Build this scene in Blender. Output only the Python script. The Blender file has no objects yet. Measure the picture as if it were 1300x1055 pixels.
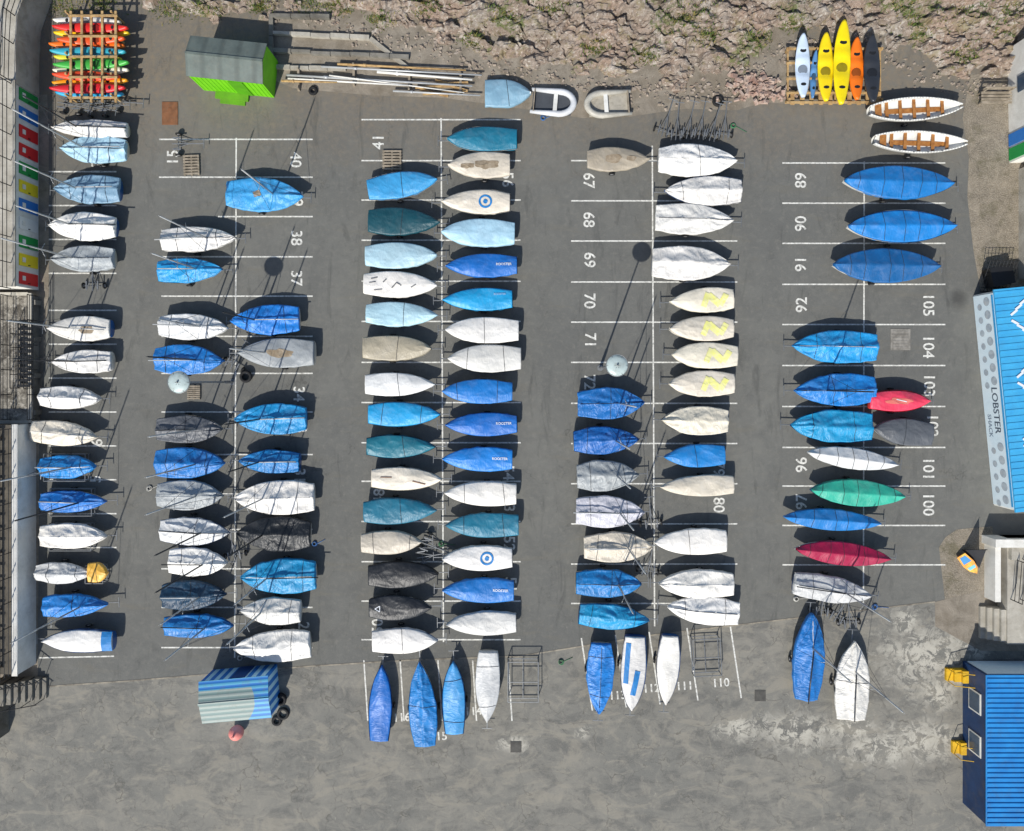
import bpy, bmesh, math, random
from mathutils import Vector, Matrix, noise
random.seed(7)
H=44.0
S=20.0
sc=bpy.context.scene
COL=sc.collection
def P(px,py,z=0.0):
    k=(1-z/H)/S
    return ((px-650)*k,(483-py)*k)
def lin(c):
    out=[]
    for v in c:
        v=v/255.0
        out.append(v/12.92 if v<=0.04045 else ((v+0.055)/1.055)**2.4)
    return (out[0],out[1],out[2],1.0)
# ---------------------------------------------------------------- materials
class N:
    def __init__(s,name):
        s.m=bpy.data.materials.new(name); s.m.use_nodes=True
        s.t=s.m.node_tree; s.n=s.t.nodes; s.l=s.t.links
        s.b=s.n['Principled BSDF']
    def new(s,t,**k):
        x=s.n.new(t)
        for a,v in k.items(): setattr(x,a,v)
        return x
    def link(s,a,b): s.l.new(a,b)
    def setv(s,sock,v):
        if isinstance(v,bpy.types.NodeSocket): s.l.new(v,sock)
        else: sock.default_value=v
    def math(s,op,a,b=0.0,c=None,clamp=False):
        x=s.new('ShaderNodeMath',operation=op,use_clamp=clamp)
        s.setv(x.inputs[0],a); s.setv(x.inputs[1],b)
        if c is not None: s.setv(x.inputs[2],c)
        return x.outputs[0]
    def vmath(s,op,a,b):
        x=s.new('ShaderNodeVectorMath',operation=op)
        s.setv(x.inputs[0],a); s.setv(x.inputs[1],b)
        return x.outputs[0]
    def noise(s,vec,scale,detail=4,rough=.55,dist=0):
        x=s.new('ShaderNodeTexNoise'); s.link(vec,x.inputs['Vector'])
        x.inputs['Scale'].default_value=scale; x.inputs['Detail'].default_value=detail
        x.inputs['Roughness'].default_value=rough; x.inputs['Distortion'].default_value=dist
        return x.outputs['Fac']
    def ramp(s,f,a,b,lo=0.0,hi=1.0):
        x=s.new('ShaderNodeMapRange'); x.clamp=True
        s.setv(x.inputs[0],f)
        for i,v in zip((1,2,3,4),(a,b,lo,hi)): x.inputs[i].default_value=v
        return x.outputs[0]
    def mix(s,f,a,b,mode='MIX'):
        x=s.new('ShaderNodeMix',data_type='RGBA',blend_type=mode)
        s.setv(x.inputs[0],f); s.setv(x.inputs[6],a); s.setv(x.inputs[7],b)
        return x.outputs[2]
    def scale(s,vec,v):
        x=s.new('ShaderNodeMapping'); s.link(vec,x.inputs[0]); x.inputs[3].default_value=v
        return x.outputs[0]
    def coord(s,rnd=True):
        t=s.new('ShaderNodeTexCoord').outputs['Object']
        if rnd:
            r=s.new('ShaderNodeObjectInfo').outputs['Random']
            m=s.math('MULTIPLY',r,60.0)
            t=s.vmath('ADD',t,m)
        return t
    def bump(s,h,st,d=0.05):
        x=s.new('ShaderNodeBump'); x.inputs['Strength'].default_value=st; x.inputs['Distance'].default_value=d
        s.link(h,x.inputs['Height']); s.link(x.outputs[0],s.b.inputs['Normal'])
CACHE={}
def M(name,col,col2=None,scale=1.5,rough=.6,bump=.25,bscale=8,dirt=0.0,dcol=(95,88,72),metal=0,var=.22):
    if name in CACHE: return CACHE[name]
    k=N(name); v=k.coord()
    c=lin(col); c2=lin(col2) if col2 else tuple([x*(1-var) for x in c[:3]]+[1])
    n1=k.ramp(k.noise(v,scale,5,.6),.35,.65)
    cc=k.mix(n1,c,c2)
    n2=k.noise(v,scale*9,3,.7)
    cc=k.mix(k.ramp(n2,.3,.75,0,.18),cc,tuple([x*.55 for x in c[:3]]+[1]))
    if dirt>0:
        d=k.ramp(k.noise(v,scale*1.7,6,.7,.4),.5,.72,0,dirt)
        cc=k.mix(d,cc,lin(dcol))
    k.setv(k.b.inputs['Base Color'],cc)
    k.b.inputs['Roughness'].default_value=rough; k.b.inputs['Metallic'].default_value=metal
    if bump>0: k.bump(k.noise(v,bscale,5,.65,.6),bump)
    CACHE[name]=k.m; return k.m
def tarp(name,col,dirt=.25,rough=.5,fade=.12,bump=.4):
    key='cloth_'+name+('_taut' if bump<.3 else '')
    if key in CACHE: return CACHE[key]
    k=N(key); v=k.coord()
    c=lin(col)
    dk=tuple([x*.84 for x in c[:3]]+[1])
    g=(c[0]+c[1]+c[2])/3
    lt=tuple([min(.86,x*(1-fade)+fade*(g+.12)) for x in c[:3]]+[1])
    n1=k.ramp(k.noise(v,.9,4,.6),.38,.62)
    cc=k.mix(n1,dk,c)
    cc=k.mix(k.ramp(k.noise(v,1.4,5,.6,.8),.48,.7),cc,lt)
    st=k.noise(k.scale(v,(1.2,4,2)),.9,5,.7,.3)
    cc=k.mix(k.ramp(st,.55,.8,0,dirt),cc,lin((108,102,88)))
    sp=k.noise(v,9,5,.7)
    cc=k.mix(k.ramp(sp,.6,.75,0,dirt*.6),cc,lin((104,100,88)))
    oi=k.new('ShaderNodeObjectInfo').outputs['Random']
    if g>.5: cc=k.mix(k.ramp(k.math('FRACT',k.math('MULTIPLY',oi,3.7)),.3,1,0,.28),cc,lin((206,198,178)))
    hs=k.new('ShaderNodeHueSaturation'); k.link(cc,hs.inputs['Color'])
    k.link(k.ramp(oi,0,1,.86,1.14),hs.inputs['Value']); k.link(k.ramp(k.math('FRACT',k.math('MULTIPLY',oi,7.3)),0,1,.482,.5),hs.inputs['Hue'])
    k.link(hs.outputs[0],k.b.inputs['Base Color'])
    k.b.inputs['Roughness'].default_value=rough
    w=k.noise(k.scale(v,(2.6,1.1,1)),1.1,2,.5,1.4)
    w=k.math('ABSOLUTE',k.math('SUBTRACT',w,.5))
    w=k.math('POWER',k.ramp(w,0,.14,1,0),2)
    w2=k.noise(v,2.0,3,.45,.8)
    k.bump(k.math('ADD',k.math('MULTIPLY',w,.3),k.math('MULTIPLY',w2,.9)),bump,.12)
    CACHE[key]=k.m; return k.m
C=dict(royal=(20,92,186),blue=(24,116,200),bright=(26,144,208),sky=(62,150,214),lblue=(168,208,230),ice=(200,216,230),teal=(26,110,138),dteal=(20,74,90),
 white=(236,234,228),pale=(210,211,210),grey=(160,165,168),bgrey=(120,152,176),dgrey=(88,91,97),black=(26,30,37),navy=(18,50,82),beige=(202,195,176),
 tan=(160,152,132),cream=(224,217,198),crimson=(164,16,50),turq=(46,164,144),lilac=(192,192,204),dblue=(18,82,150),red=(224,70,62),yellow=(232,190,70))
WORD=dict(royal='royal blue',blue='blue',bright='bright blue',sky='sky blue',lblue='pale blue',ice='pale icy blue',teal='teal',dteal='dark teal',white='white',
 pale='pale grey',grey='grey',bgrey='blue grey',dgrey='dark grey',black='black',navy='navy',beige='beige',tan='weathered tan',cream='cream',crimson='crimson',
 turq='turquoise',lilac='lilac grey',dblue='dark blue',red='salmon red',yellow='yellow')
def T(c,taut=False): return tarp(c,C[c],dirt=.4 if c in('beige','tan','cream','grey') else (.25 if c in('pale','white') else .14),rough=.48,bump=.22 if taut else .42)
gel=M('hull_gelcoat',(230,229,222),scale=1.2,rough=.35,bump=0,dirt=.2)
gelblue=M('hull_blue_gelcoat',(34,96,170),scale=1.2,rough=.35,bump=0,dirt=.2)
galv=M('galvanised_steel',(145,148,150),scale=4,rough=.45,bump=0,metal=.5,dirt=.3)
alum=M('anodised_spar',(192,194,194),scale=2,rough=.4,bump=0,metal=.2)
darkspar=M('black_spar',(40,42,46),scale=2,rough=.4,bump=0)
rubber=M('tyre_rubber',(24,24,25),scale=5,rough=.8,bump=.3,bscale=20)
rimm=M('wheel_rim',(150,150,150),scale=5,rough=.5,bump=0)
rope=M('rope_webbing',(48,52,60),scale=6,rough=.8,bump=0)
wood=M('timber',(196,164,112),(150,118,76),scale=3,rough=.75,bump=.3,bscale=12,dirt=.3)
wood2=M('grey_timber',(162,150,132),(124,114,98),scale=3,rough=.8,bump=.3,bscale=12,dirt=.3)
varn=M('varnished_timber',(176,122,66),(146,94,46),scale=4,rough=.4,bump=.1)
blackm=M('black_paint',(28,29,31),scale=3,rough=.55,bump=.1)
mud=M('dried_mud',(132,116,94),(164,150,130),scale=3,rough=.9,bump=.2,dirt=.4)
whitewall=M('white_render',(232,230,222),(214,211,202),scale=.9,rough=.85,bump=.3,bscale=6,dirt=.25,dcol=(130,124,108))
conc=M('concrete',(184,179,167),(154,148,135),scale=.7,rough=.9,bump=.4,bscale=9,dirt=.5,dcol=(112,104,88))
dconc=M('dark_concrete',(140,136,126),(98,95,88),scale=.6,rough=.9,bump=.5,bscale=7,dirt=.7,dcol=(72,66,54))
# ---------------------------------------------------------------- mesh builder
class MB:
    def __init__(s): s.v=[];s.f=[];s.mi=[]
    def add(s,vs,fs,mi=0):
        o=len(s.v); s.v+=[tuple(x) for x in vs]
        for f in fs: s.f.append([o+i for i in f]); s.mi.append(mi)
    def box(s,c,d,rz=0,mi=0,M4=None):
        x,y,z=[a/2 for a in d]
        vs=[Vector((sx*x,sy*y,sz*z)) for sx in(-1,1) for sy in(-1,1) for sz in(-1,1)]
        R=Matrix.Rotation(rz,4,'Z') if M4 is None else M4
        vs=[R@v+Vector(c) for v in vs]
        s.add(vs,[(0,1,3,2),(4,6,7,5),(0,4,5,1),(2,3,7,6),(0,2,6,4),(1,5,7,3)],mi)
    def tube(s,a,b,r,n=6,r2=None,mi=0):
        a=Vector(a);b=Vector(b);d=b-a
        if d.length<1e-6:return
        q=d.to_track_quat('Z','Y'); r2=r if r2 is None else r2
        vs=[]
        for p,rr in((a,r),(b,r2)):
            for i in range(n):
                t=2*math.pi*i/n
                vs.append(p+q@Vector((rr*math.cos(t),rr*math.sin(t),0)))
        fs=[(i,(i+1)%n,n+(i+1)%n,n+i) for i in range(n)]+[tuple(range(n))[::-1],tuple(range(n,2*n))]
        s.add(vs,fs,mi)
    def path(s,pts,r,n=8,mi=0):
        for a,b in zip(pts[:-1],pts[1:]): s.tube(a,b,r,n,mi=mi)
    def torus(s,c,R,r,axis='Y',n=16,m=8,mi=0):
        vs=[]
        for i in range(n):
            t=2*math.pi*i/n
            for j in range(m):
                p=2*math.pi*j/m
                x=(R+r*math.cos(p))*math.cos(t);y=(R+r*math.cos(p))*math.sin(t);z=r*math.sin(p)
                q=(x,z,y) if axis=='Y' else (x,y,z)
                vs.append(Vector(q)+Vector(c))
        fs=[(i*m+j,((i+1)%n)*m+j,((i+1)%n)*m+(j+1)%m,i*m+(j+1)%m) for i in range(n) for j in range(m)]
        s.add(vs,fs,mi)
    def mesh(s,name,mats,smooth=False,recalc=True):
        me=bpy.data.meshes.new(name); me.from_pydata(s.v,[],s.f)
        for m in mats: me.materials.append(m)
        for p,mi in zip(me.polygons,s.mi): p.material_index=mi; p.use_smooth=smooth
        if recalc:
            b=bmesh.new(); b.from_mesh(me); bmesh.ops.recalc_face_normals(b,faces=b.faces[:]); b.to_mesh(me); b.free()
        me.update(); return me
def obj(name,me,parent=None,loc=(0,0,0),rz=0,label=None,cat=None,group=None,kind=None):
    o=bpy.data.objects.new(name,me); COL.objects.link(o)
    o.location=loc; o.rotation_euler=(0,0,rz)
    if parent: o.parent=parent
    if label:o['label']=label
    if cat:o['category']=cat
    if group:o['group']=group
    if kind:o['kind']=kind
    return o
def empty(name,loc,rz=0,**k):
    o=obj(name,None,None,loc,rz,**k); o.empty_display_size=.3; return o
TC={}
def textmesh(s,size,off=0.0):
    key=(s,size,off)
    if key in TC: return TC[key]
    cu=bpy.data.curves.new('t','FONT'); cu.body=s; cu.size=size; cu.align_x='CENTER'; cu.align_y='CENTER'; cu.offset=off; cu.resolution_u=3
    ob=bpy.data.objects.new('t',cu); COL.objects.link(ob)
    dg=bpy.context.evaluated_depsgraph_get(); dg.update()
    me=bpy.data.meshes.new_from_object(ob.evaluated_get(dg))
    r=([v.co.copy() for v in me.vertices],[tuple(p.vertices) for p in me.polygons])
    bpy.data.objects.remove(ob); bpy.data.curves.remove(cu); bpy.data.meshes.remove(me)
    TC[key]=r; return r
# ---------------------------------------------------------------- ground
g=N('asphalt'); v=g.coord(False)
f1=g.noise(v,.09,5,.6,.3); f2=g.noise(v,.7,6,.7,.6); f3=g.noise(v,26,4,.8); f4=g.noise(v,3.0,6,.75,.3)
c=g.mix(g.ramp(f1,.35,.65),lin((86,87,85)),lin((103,103,98)))
c=g.mix(g.ramp(f2,.40,.66,0,.6),c,lin((74,75,74)))
c=g.mix(g.ramp(f4,.50,.72,0,.5),c,lin((122,119,110)))
c=g.mix(g.ramp(f3,.35,.75,0,.6),c,lin((134,133,126)))
c=g.mix(g.ramp(g.noise(v,40,2,.8),.55,.8,0,.5),c,lin((46,47,47)))
sep=g.new('ShaderNodeSeparateXYZ'); g.link(v,sep.inputs[0])
dd=g.math('MULTIPLY',g.ramp(g.math('ADD',sep.outputs[1],g.math('MULTIPLY',f2,6)),15.5,22),g.ramp(f4,.3,.7,.1,.9))
c=g.mix(dd,c,lin((126,113,94)))
st=g.noise(g.scale(v,(.5,2.2,1)),.55,6,.7,.5)
c=g.mix(g.ramp(st,.55,.70,0,.35),c,lin((112,107,94)))
st=g.noise(g.scale(v,(1.6,.35,1)),.8,6,.7,.8)
c=g.mix(g.ramp(st,.56,.72,0,.45),c,lin((58,59,58)))
st=g.noise(v,1.9,8,.8,1.2)
c=g.mix(g.ramp(st,.64,.69,0,.45),c,lin((148,146,136)))
vo=g.new('ShaderNodeTexVoronoi',feature='DISTANCE_TO_EDGE'); vo.inputs['Scale'].default_value=.11
nn=g.new('ShaderNodeTexNoise'); nn.inputs['Scale'].default_value=.8; nn.inputs['Detail'].default_value=5; g.link(v,nn.inputs['Vector'])
g.link(g.vmath('ADD',v,g.vmath('MULTIPLY',nn.outputs['Color'],(5,5,0))),vo.inputs['Vector'])
c=g.mix(g.math('MULTIPLY',g.ramp(vo.outputs[0],0,.004,.4,0),g.ramp(f2,.4,.6)),c,lin((45,44,42)))
def spot(k,v,x,y,r,nz,sx=1.0):
    d=k.new('ShaderNodeVectorMath',operation='DISTANCE'); 
    k.link(k.vmath('MULTIPLY',k.vmath('SUBTRACT',v,(x,y,0)),(sx,1,0)),d.inputs[0]); d.inputs[1].default_value=(0,0,0)
    return k.ramp(k.math('ADD',d.outputs['Value'],k.math('MULTIPLY',nz,r*2.2)),r*1.3,r*2.2,1,0)
x,y=P(1216,380); c=g.mix(g.math('MULTIPLY',spot(g,v,x,y,.75,f2),.6),c,lin((44,44,43)))
g.setv(g.b.inputs['Base Color'],c); g.b.inputs['Roughness'].default_value=.92
g.bump(g.math('ADD',f3,g.math('MULTIPLY',f4,.4)),.5,.03)
mb=MB(); mb.add([(-300,-300,0),(300,-300,0),(300,300,0),(-300,300,0)],[(0,1,2,3)])
obj('ground',mb.mesh('ground',[g.m]),label='grey worn asphalt boat park surface',kind='structure',cat='ground')
def sheet(name,pts,z,mat,label,cat='ground'):
    mb=MB(); vs=[(*P(a,b),z) for a,b in pts]; mb.add(vs,[tuple(range(len(vs)))])
    me=mb.mesh(name,[mat],recalc=False)
    if me.polygons[0].normal.z<0: me.flip_normals()
    return obj(name,me,label=label,kind='structure',cat=cat)
r=N('old_road'); v=r.coord(False)
f1=r.noise(v,.15,5,.6,.3); f2=r.noise(v,1.1,7,.75,.8); f3=r.noise(v,24,4,.8)
c=r.mix(r.ramp(f1,.35,.65),lin((104,104,99)),lin((128,125,116)))
c=r.mix(r.ramp(r.noise(r.scale(v,(1,2.0,1)),.4,7,.7,.9),.46,.6,0,.8),c,lin((88,88,85)))
c=r.mix(r.ramp(f2,.48,.64,0,.6),c,lin((142,137,125)))
c=r.mix(r.ramp(r.noise(v,1.0,7,.78,1.2),.57,.68,0,.65),c,lin((72,72,70)))
c=r.mix(r.ramp(r.noise(r.scale(v,(.8,1.6,1)),.35,6,.7,1.2),.54,.6,0,.5),c,lin((144,138,124)))
c=r.mix(r.ramp(r.noise(v,2.2,8,.8,1),.62,.66,0,.5),c,lin((168,163,151)))
c=r.mix(r.ramp(f3,.4,.75,0,.55),c,lin((146,143,134)))
vo=r.new('ShaderNodeTexVoronoi',feature='DISTANCE_TO_EDGE'); vo.inputs['Scale'].default_value=.2
nn=r.new('ShaderNodeTexNoise'); nn.inputs['Scale'].default_value=.7; nn.inputs['Detail'].default_value=6; r.link(v,nn.inputs['Vector'])
r.link(r.vmath('ADD',v,r.vmath('MULTIPLY',nn.outputs['Color'],(4,4,0))),vo.inputs['Vector'])
c=r.mix(r.math('MULTIPLY',r.ramp(vo.outputs[0],0,.012,.6,0),r.ramp(f2,.4,.6)),c,lin((50,49,46)))
wm=None
for px,py,rr,sx in((1178,835,2.6,.7),(1170,940,1.5,.5),(1010,928,1.4,.4),(1190,880,1.5,1),(940,925,.9,.5),(1085,925,.9,.5),(1150,790,1.2,1),(740,930,.5,.8),(1120,950,1.3,.4),(650,945,.6,.5),(1230,820,1.5,1)):
    x,y=P(px,py); s_=spot(r,v,x,y,rr,f2,sx); wm=s_ if wm is None else r.math('MAXIMUM',wm,s_)
wm=r.math('MULTIPLY',wm,r.ramp(r.noise(v,1.3,9,.8,.6),.48,.51))
c=r.mix(r.math('MULTIPLY',wm,.75),c,lin((194,189,175)))
r.setv(r.b.inputs['Base Color'],c); r.b.inputs['Roughness'].default_value=.92
r.bump(r.math('ADD',f3,f2),.5,.03)
edge=[(55,872),(170,864),(390,846),(520,838),(660,833),(830,806),(1000,786),(1187,764)]
sheet('road',[(-300,905)]+edge+[(1240,752),(1700,740),(1700,1500),(-300,1500)],.005,r.m,'pale worn road along the edge of the boat park','road')
dlead=M('drain_seam',(160,152,136),(100,95,86),scale=2,rough=.9,bump=.3)
mb=MB()
for a,b in zip(edge[:-1],edge[1:]):
    x1,y1=P(*a);x2,y2=P(*b); mb.box(((x1+x2)/2,(y1+y2)/2,.008),(math.hypot(x2-x1,y2-y1),.09,.012),math.atan2(y2-y1,x2-x1))
obj('drainage_channel',mb.mesh('drain',[dlead]),label='narrow pale kerb seam between asphalt and road',kind='structure',cat='kerb')
cs=N('concrete_slabs'); v=cs.coord(False)
f2=cs.noise(v,.8,7,.75,.5); f3=cs.noise(v,18,4,.8)
c=cs.mix(cs.ramp(f2,.35,.65),lin((158,149,135)),lin((116,108,95)))
c=cs.mix(cs.ramp(f3,.4,.7,0,.5),c,lin((96,89,77)))
c=cs.mix(cs.ramp(cs.noise(v,.25,5,.6),.5,.65,0,.5),c,lin((110,98,81)))
cs.setv(cs.b.inputs['Base Color'],c); cs.b.inputs['Roughness'].default_value=.93; cs.bump(cs.math('ADD',f3,f2),.6,.04)
gv=N('gravel_earth'); v=gv.coord(False)
f2=gv.noise(v,1.0,8,.75,.6); f3=gv.noise(v,14,5,.8)
c=gv.mix(gv.ramp(f2,.35,.65),lin((156,144,126)),lin((108,99,85)))
c=gv.mix(gv.ramp(f3,.45,.65,0,.8),c,lin((182,174,158)))
c=gv.mix(gv.ramp(gv.noise(v,.7,5,.7),.52,.66,0,.6),c,lin((92,88,60)))
gv.setv(gv.b.inputs['Base Color'],c); gv.b.inputs['Roughness'].default_value=.95; gv.bump(gv.math('ADD',f3,f2),1,.08)
sheet('gravel_verge',[(1232,95),(1500,80),(1500,380),(1245,370),(1236,320),(1228,250),(1230,200),(1222,150)],.006,gv.m,'brown gravelly earth verge beside the boat park')
sheet('gravel_verge',[(345,10),(1010,10),(1005,132),(970,130),(935,140),(870,138),(800,148),(740,150),(690,142),(620,132),(560,124),(470,121),(372,112),(344,100)],.007,cs.m,'dusty concrete strip at the foot of the rocks')
sheet('earth_patch',[(1192,695),(1200,682),(1215,672),(1260,668),(1260,752),(1240,760),(1200,765),(1196,730)],.008,gv.m,'dirty gravel patch beside the concrete steps')
sheet('concrete_apron',[(1187,764),(1245,750),(1500,740),(1500,830),(1245,826),(1187,795)],.011,cs.m,'worn concrete apron by the steps','pavement')
sheet('side_pavement',[(-200,130),(60,120),(62,180),(62,372),(50,540),(48,860),(-200,860)],.006,cs.m,'dusty concrete strip along the white wall','pavement')
# ---------------------------------------------------------------- painted lines and numbers
pt=N('worn_road_paint'); v=pt.coord(False)
c=pt.mix(pt.ramp(pt.noise(v,5,7,.85),.46,.66),lin((222,221,213)),lin((118,117,112)))
pt.setv(pt.b.inputs['Base Color'],c); pt.b.inputs['Roughness'].default_value=.8
mb=MB()
def line(x1,y1,x2,y2,w=.09):
    a=P(x1,y1);b=P(x2,y2); dx,dy=b[0]-a[0],b[1]-a[1]; l=math.hypot(dx,dy); nx,ny=-dy/l*w/2,dx/l*w/2
    global zl; zl=(zl+.0004)
    if zl>.017: zl=.012
    mb.add([(a[0]+nx,a[1]+ny,zl),(b[0]+nx,b[1]+ny,zl),(b[0]-nx,b[1]-ny,zl),(a[0]-nx,a[1]-ny,zl)],[(0,3,2,1)])
zl=.012
line(300,175,298,835)
for y in(177,225): line(202,y,397,y)
for y in(275,326,376,427,474,523,577,627,672,722,771,822): line(205 if y>300 else 277,y,397,y)
line(560,150,563,815)
for y in(152,204,254,305,357,408,460,511,562,611,662,713,763,812): line(459,y,661,y)
line(828,185,831,795)
for y in(204,255,306,358,409,460,512,563,614,665,716,766): line(725,y,936,y)
line(1097,205,1096,765)
for y in(207,258,309,361,412,464,516,568,617,667,717): line(993,y,1200,y)
for i in range(12): line(62,218+i*43+(0 if i<4 else 4),148,218+i*43+(0 if i<4 else 4))
line(50,835,145,833)
for x in(462,508,556,600,645): line(x,838,x+5,915)
for x,y in((738,810),(781,806),(824,802),(872,797),(927,794)): line(x,y,x+14,y+92)
def num(s,px,py,ang,size=1.0):
    vs,fs=textmesh(s,size,.013); x,y=P(px,py); R=Matrix.Rotation(math.radians(ang),3,'Z')
    mb.add([(R@q)+Vector((x,y,.019)) for q in vs],fs)
for s,x,y in(('40',375,203),('39',377,252),('38',376,302),('37',376,353),('34',379,500),('33',382,540),('31',380,604),('30',382,720),('28',385,799),('80',912,641),('79',912,595),('105',1178,387),('104',1178,440),('103',1179,489),('102',1183,540),('101',1178,595),('100',1178,640),
 ('67',747,229),('68',747,279),('69',748,330),('70',748,382),('71',749,432),('72',748,485),('56',644,228),('54',645,600),('53',646,640),('52',646,690),('51',648,742)): num(s,x,y,-90)
for s,x,y in(('41',481,180),('15',220,200),('89',1017,229),('90',1017,284),('91',1017,335),('92',1018,387),('96',1018,590),('97',1018,637),('48',482,630),('50',480,795),('13',124,213),('6',124,562),('5',122,608)): num(s,x,y,90)
for s,x,y in(('110',915,867),('111',869,871),('112',827,874),('113',784,883),('116',510,911),('115',557,935),('114',601,903)): num(s,x,y,4,.74)
me=mb.mesh('markings',[pt.m],recalc=False)
b=bmesh.new(); b.from_mesh(me)
for f in b.faces:
    if f.normal.z<0: f.normal_flip()
b.to_mesh(me); b.free()
obj('painted_bay_markings',me,label='worn white parking bay lines and numbers on asphalt',kind='structure',cat='road marking')
# ---------------------------------------------------------------- rocky hillside
yb=[(-400,-40),(60,-30),(165,4),(230,30),(345,34),(352,14),(410,22),(440,42),(560,58),(600,84),(650,92),(760,106),(860,118),(940,108),(985,62),(1110,56),(1160,92),(1232,112),(1300,108),(1700,110)]
def ybd(px):
    for (a,ya),(b_,y2) in zip(yb[:-1],yb[1:]):
        if a<=px<=b_: return ya+(y2-ya)*(px-a)/(b_-a)
    return 100
def rockz(x,y):
    px=x*S+650; e=(483-ybd(px))/S
    d=y-e+noise.noise(Vector((x*.5,y*.5,3)))*1.0
    q=Vector((x*.35+y*.3,y*.8,0))
    rg=noise.ridged_multi_fractal(q,1.0,2.1,6,1.0,2.0)*.24
    fb=noise.fractal(Vector((x*1.2,y*2.0,4)),.7,2.2,6)*.2
    st=noise.noise(Vector((x*.5+y*.5,y*2.0-x*.7,9)))*.3
    wx=x*.8+.5*noise.noise(Vector((x*.7,y*.7,1))); wy=y*1.3+.5*noise.noise(Vector((x*.7,y*.7,8)))
    dist,pts=noise.voronoi(Vector((wx,wy,0)))
    cell=noise.cell(pts[0]*3.1)*.32; crk=-.16*max(0,1-(dist[1]-dist[0])*7)
    dist2,pts2=noise.voronoi(Vector((wx*3,wy*3,5)))
    cell2=noise.cell(pts2[0]*2.3)*.12
    return -.35+min(d,9)*.25+(rg+fb+st*.6+cell+cell2+crk)*min(1,max(.0,(d+.6)/1.5))
mb=MB(); x0,x1,y0,y1=-42,45,17,46
nyy=[]; y=y0
while y<y1: nyy.append(y); y+= .11 if y<25.5 else .6
nx=int((x1-x0)/.13); vs=[(x0+i*.13,yy,rockz(x0+i*.13,yy)) for yy in nyy for i in range(nx)]
fs=[(j*nx+i,j*nx+i+1,(j+1)*nx+i+1,(j+1)*nx+i) for j in range(len(nyy)-1) for i in range(nx-1) if max(vs[j*nx+i][2],vs[(j+1)*nx+i+1][2])>-.25]
mb.add(vs,fs)
k=N('rock'); v=k.coord(False)
f1=k.noise(v,.3,6,.65,.8); f2=k.noise(k.scale(v,(1,2.0,2)),1.1,9,.8,1.0); f3=k.noise(v,5,7,.8,.3); f4=k.noise(v,.22,4,.6)
c=k.mix(k.ramp(f1,.38,.62),lin((166,144,128)),lin((160,152,142)))
c=k.mix(k.ramp(f2,.38,.58,0,.8),c,lin((116,100,86)))
c=k.mix(k.ramp(f3,.55,.62,0,.75),c,lin((206,200,188)))
c=k.mix(k.ramp(k.noise(v,.8,7,.78,.8),.55,.6,0,.6),c,lin((192,186,176)))
c=k.mix(k.ramp(k.noise(v,1.1,7,.75,.4),.53,.62,0,.55),c,lin((122,112,66)))
c=k.mix(k.ramp(k.math('MULTIPLY',k.noise(v,2.4,7,.75,.4),k.ramp(f4,.4,.6)),.46,.55,0,.8),c,lin((88,100,46)))
c=k.mix(k.ramp(k.noise(k.scale(v,(1,1.8,1)),3,8,.82,.8),.57,.63,0,.85),c,lin((62,54,48)))
k.setv(k.b.inputs['Base Color'],c); k.b.inputs['Roughness'].default_value=.95; k.bump(k.math('ADD',f3,f2),.9,.1)
obj('rocky_hillside',mb.mesh('rock',[k.m],smooth=False,recalc=False),label='rocky lichen covered slope with patches of dry grass',kind='structure',cat='rocks')
mb=MB()
gc=[(880,12,26),(860,30,18),(1275,28,26),(1290,8,20),(1180,30,22),(640,20,16),(430,8,14),(1240,10,24),(900,45,14),(1150,8,18),(755,60,14),(390,6,16),(330,8,10),(960,50,14),(1225,70,16),(700,5,18),(540,8,14),(80,10,20),(130,5,14),(215,12,18),(260,10,14),(600,50,12),(820,70,12),(1010,30,14),(480,25,12)]
for cx,cy,rr in gc:
    for i in range(230):
        px=cx+random.gauss(0,rr*.7);py=cy+random.gauss(0,rr*.45); x,y=P(px,py); z=max(0,rockz(x,y))
        x*=1-z/H;y*=1-z/H; z=max(0,rockz(x,y))
        a=random.uniform(0,6.28); l=random.uniform(.1,.28); w=.03; h=random.uniform(.06,.22)
        mb.add([(x-w*math.sin(a),y+w*math.cos(a),z-.02),(x+w*math.sin(a),y-w*math.cos(a),z-.02),(x+l*math.cos(a),y+l*math.sin(a),z+h)],[(0,1,2)],random.choice((0,0,1)))
gm1=M('grass_green',(88,108,42),(66,84,32),scale=3,rough=.9,bump=0); gm2=M('grass_dry',(146,136,76),(114,102,54),scale=3,rough=.9,bump=0)
obj('grass_tufts',mb.mesh('grass',[gm1,gm2],recalc=False),label='tufts of green and dry grass growing among rocks',kind='stuff',cat='grass')
mb=MB()
br=M('brick_rubble',(150,120,106),(188,172,158),scale=2,rough=.9,bump=.4)
for i in range(170):
    px=random.gauss(962,20);py=random.gauss(112,9)
    x,y=P(px,py); s_=random.uniform(.07,.24); rt=Matrix.Rotation(random.uniform(0,6),4,Vector((random.random(),random.random(),random.random())).normalized())
    mb.box((x,y,max(0,rockz(x,y))+random.uniform(0,.25)),(s_*2.2,s_,s_*.7),M4=rt)
obj('rubble_pile',mb.mesh('rubble',[br]),label='pile of broken brick and stone rubble',kind='stuff',cat='rubble')
mb=MB()
for i in range(900):
    px=random.uniform(345,1300);py=ybd(px)+random.gauss(2,8); x,y=P(px,py); s_=random.uniform(.03,.16)
    rt=Matrix.Rotation(random.uniform(0,6),4,Vector((random.random(),random.random(),random.random())).normalized())
    mb.box((x,y,max(0.01,rockz(x,y))+s_*.2),(s_*1.4,s_,s_*.8),M4=rt)
obj('scattered_stones',mb.mesh('stones',[M('stone',(168,156,142),(124,112,100),scale=3,rough=.9,bump=.4)]),label='loose stones scattered at the foot of rocks',kind='stuff',cat='stones')
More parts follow.
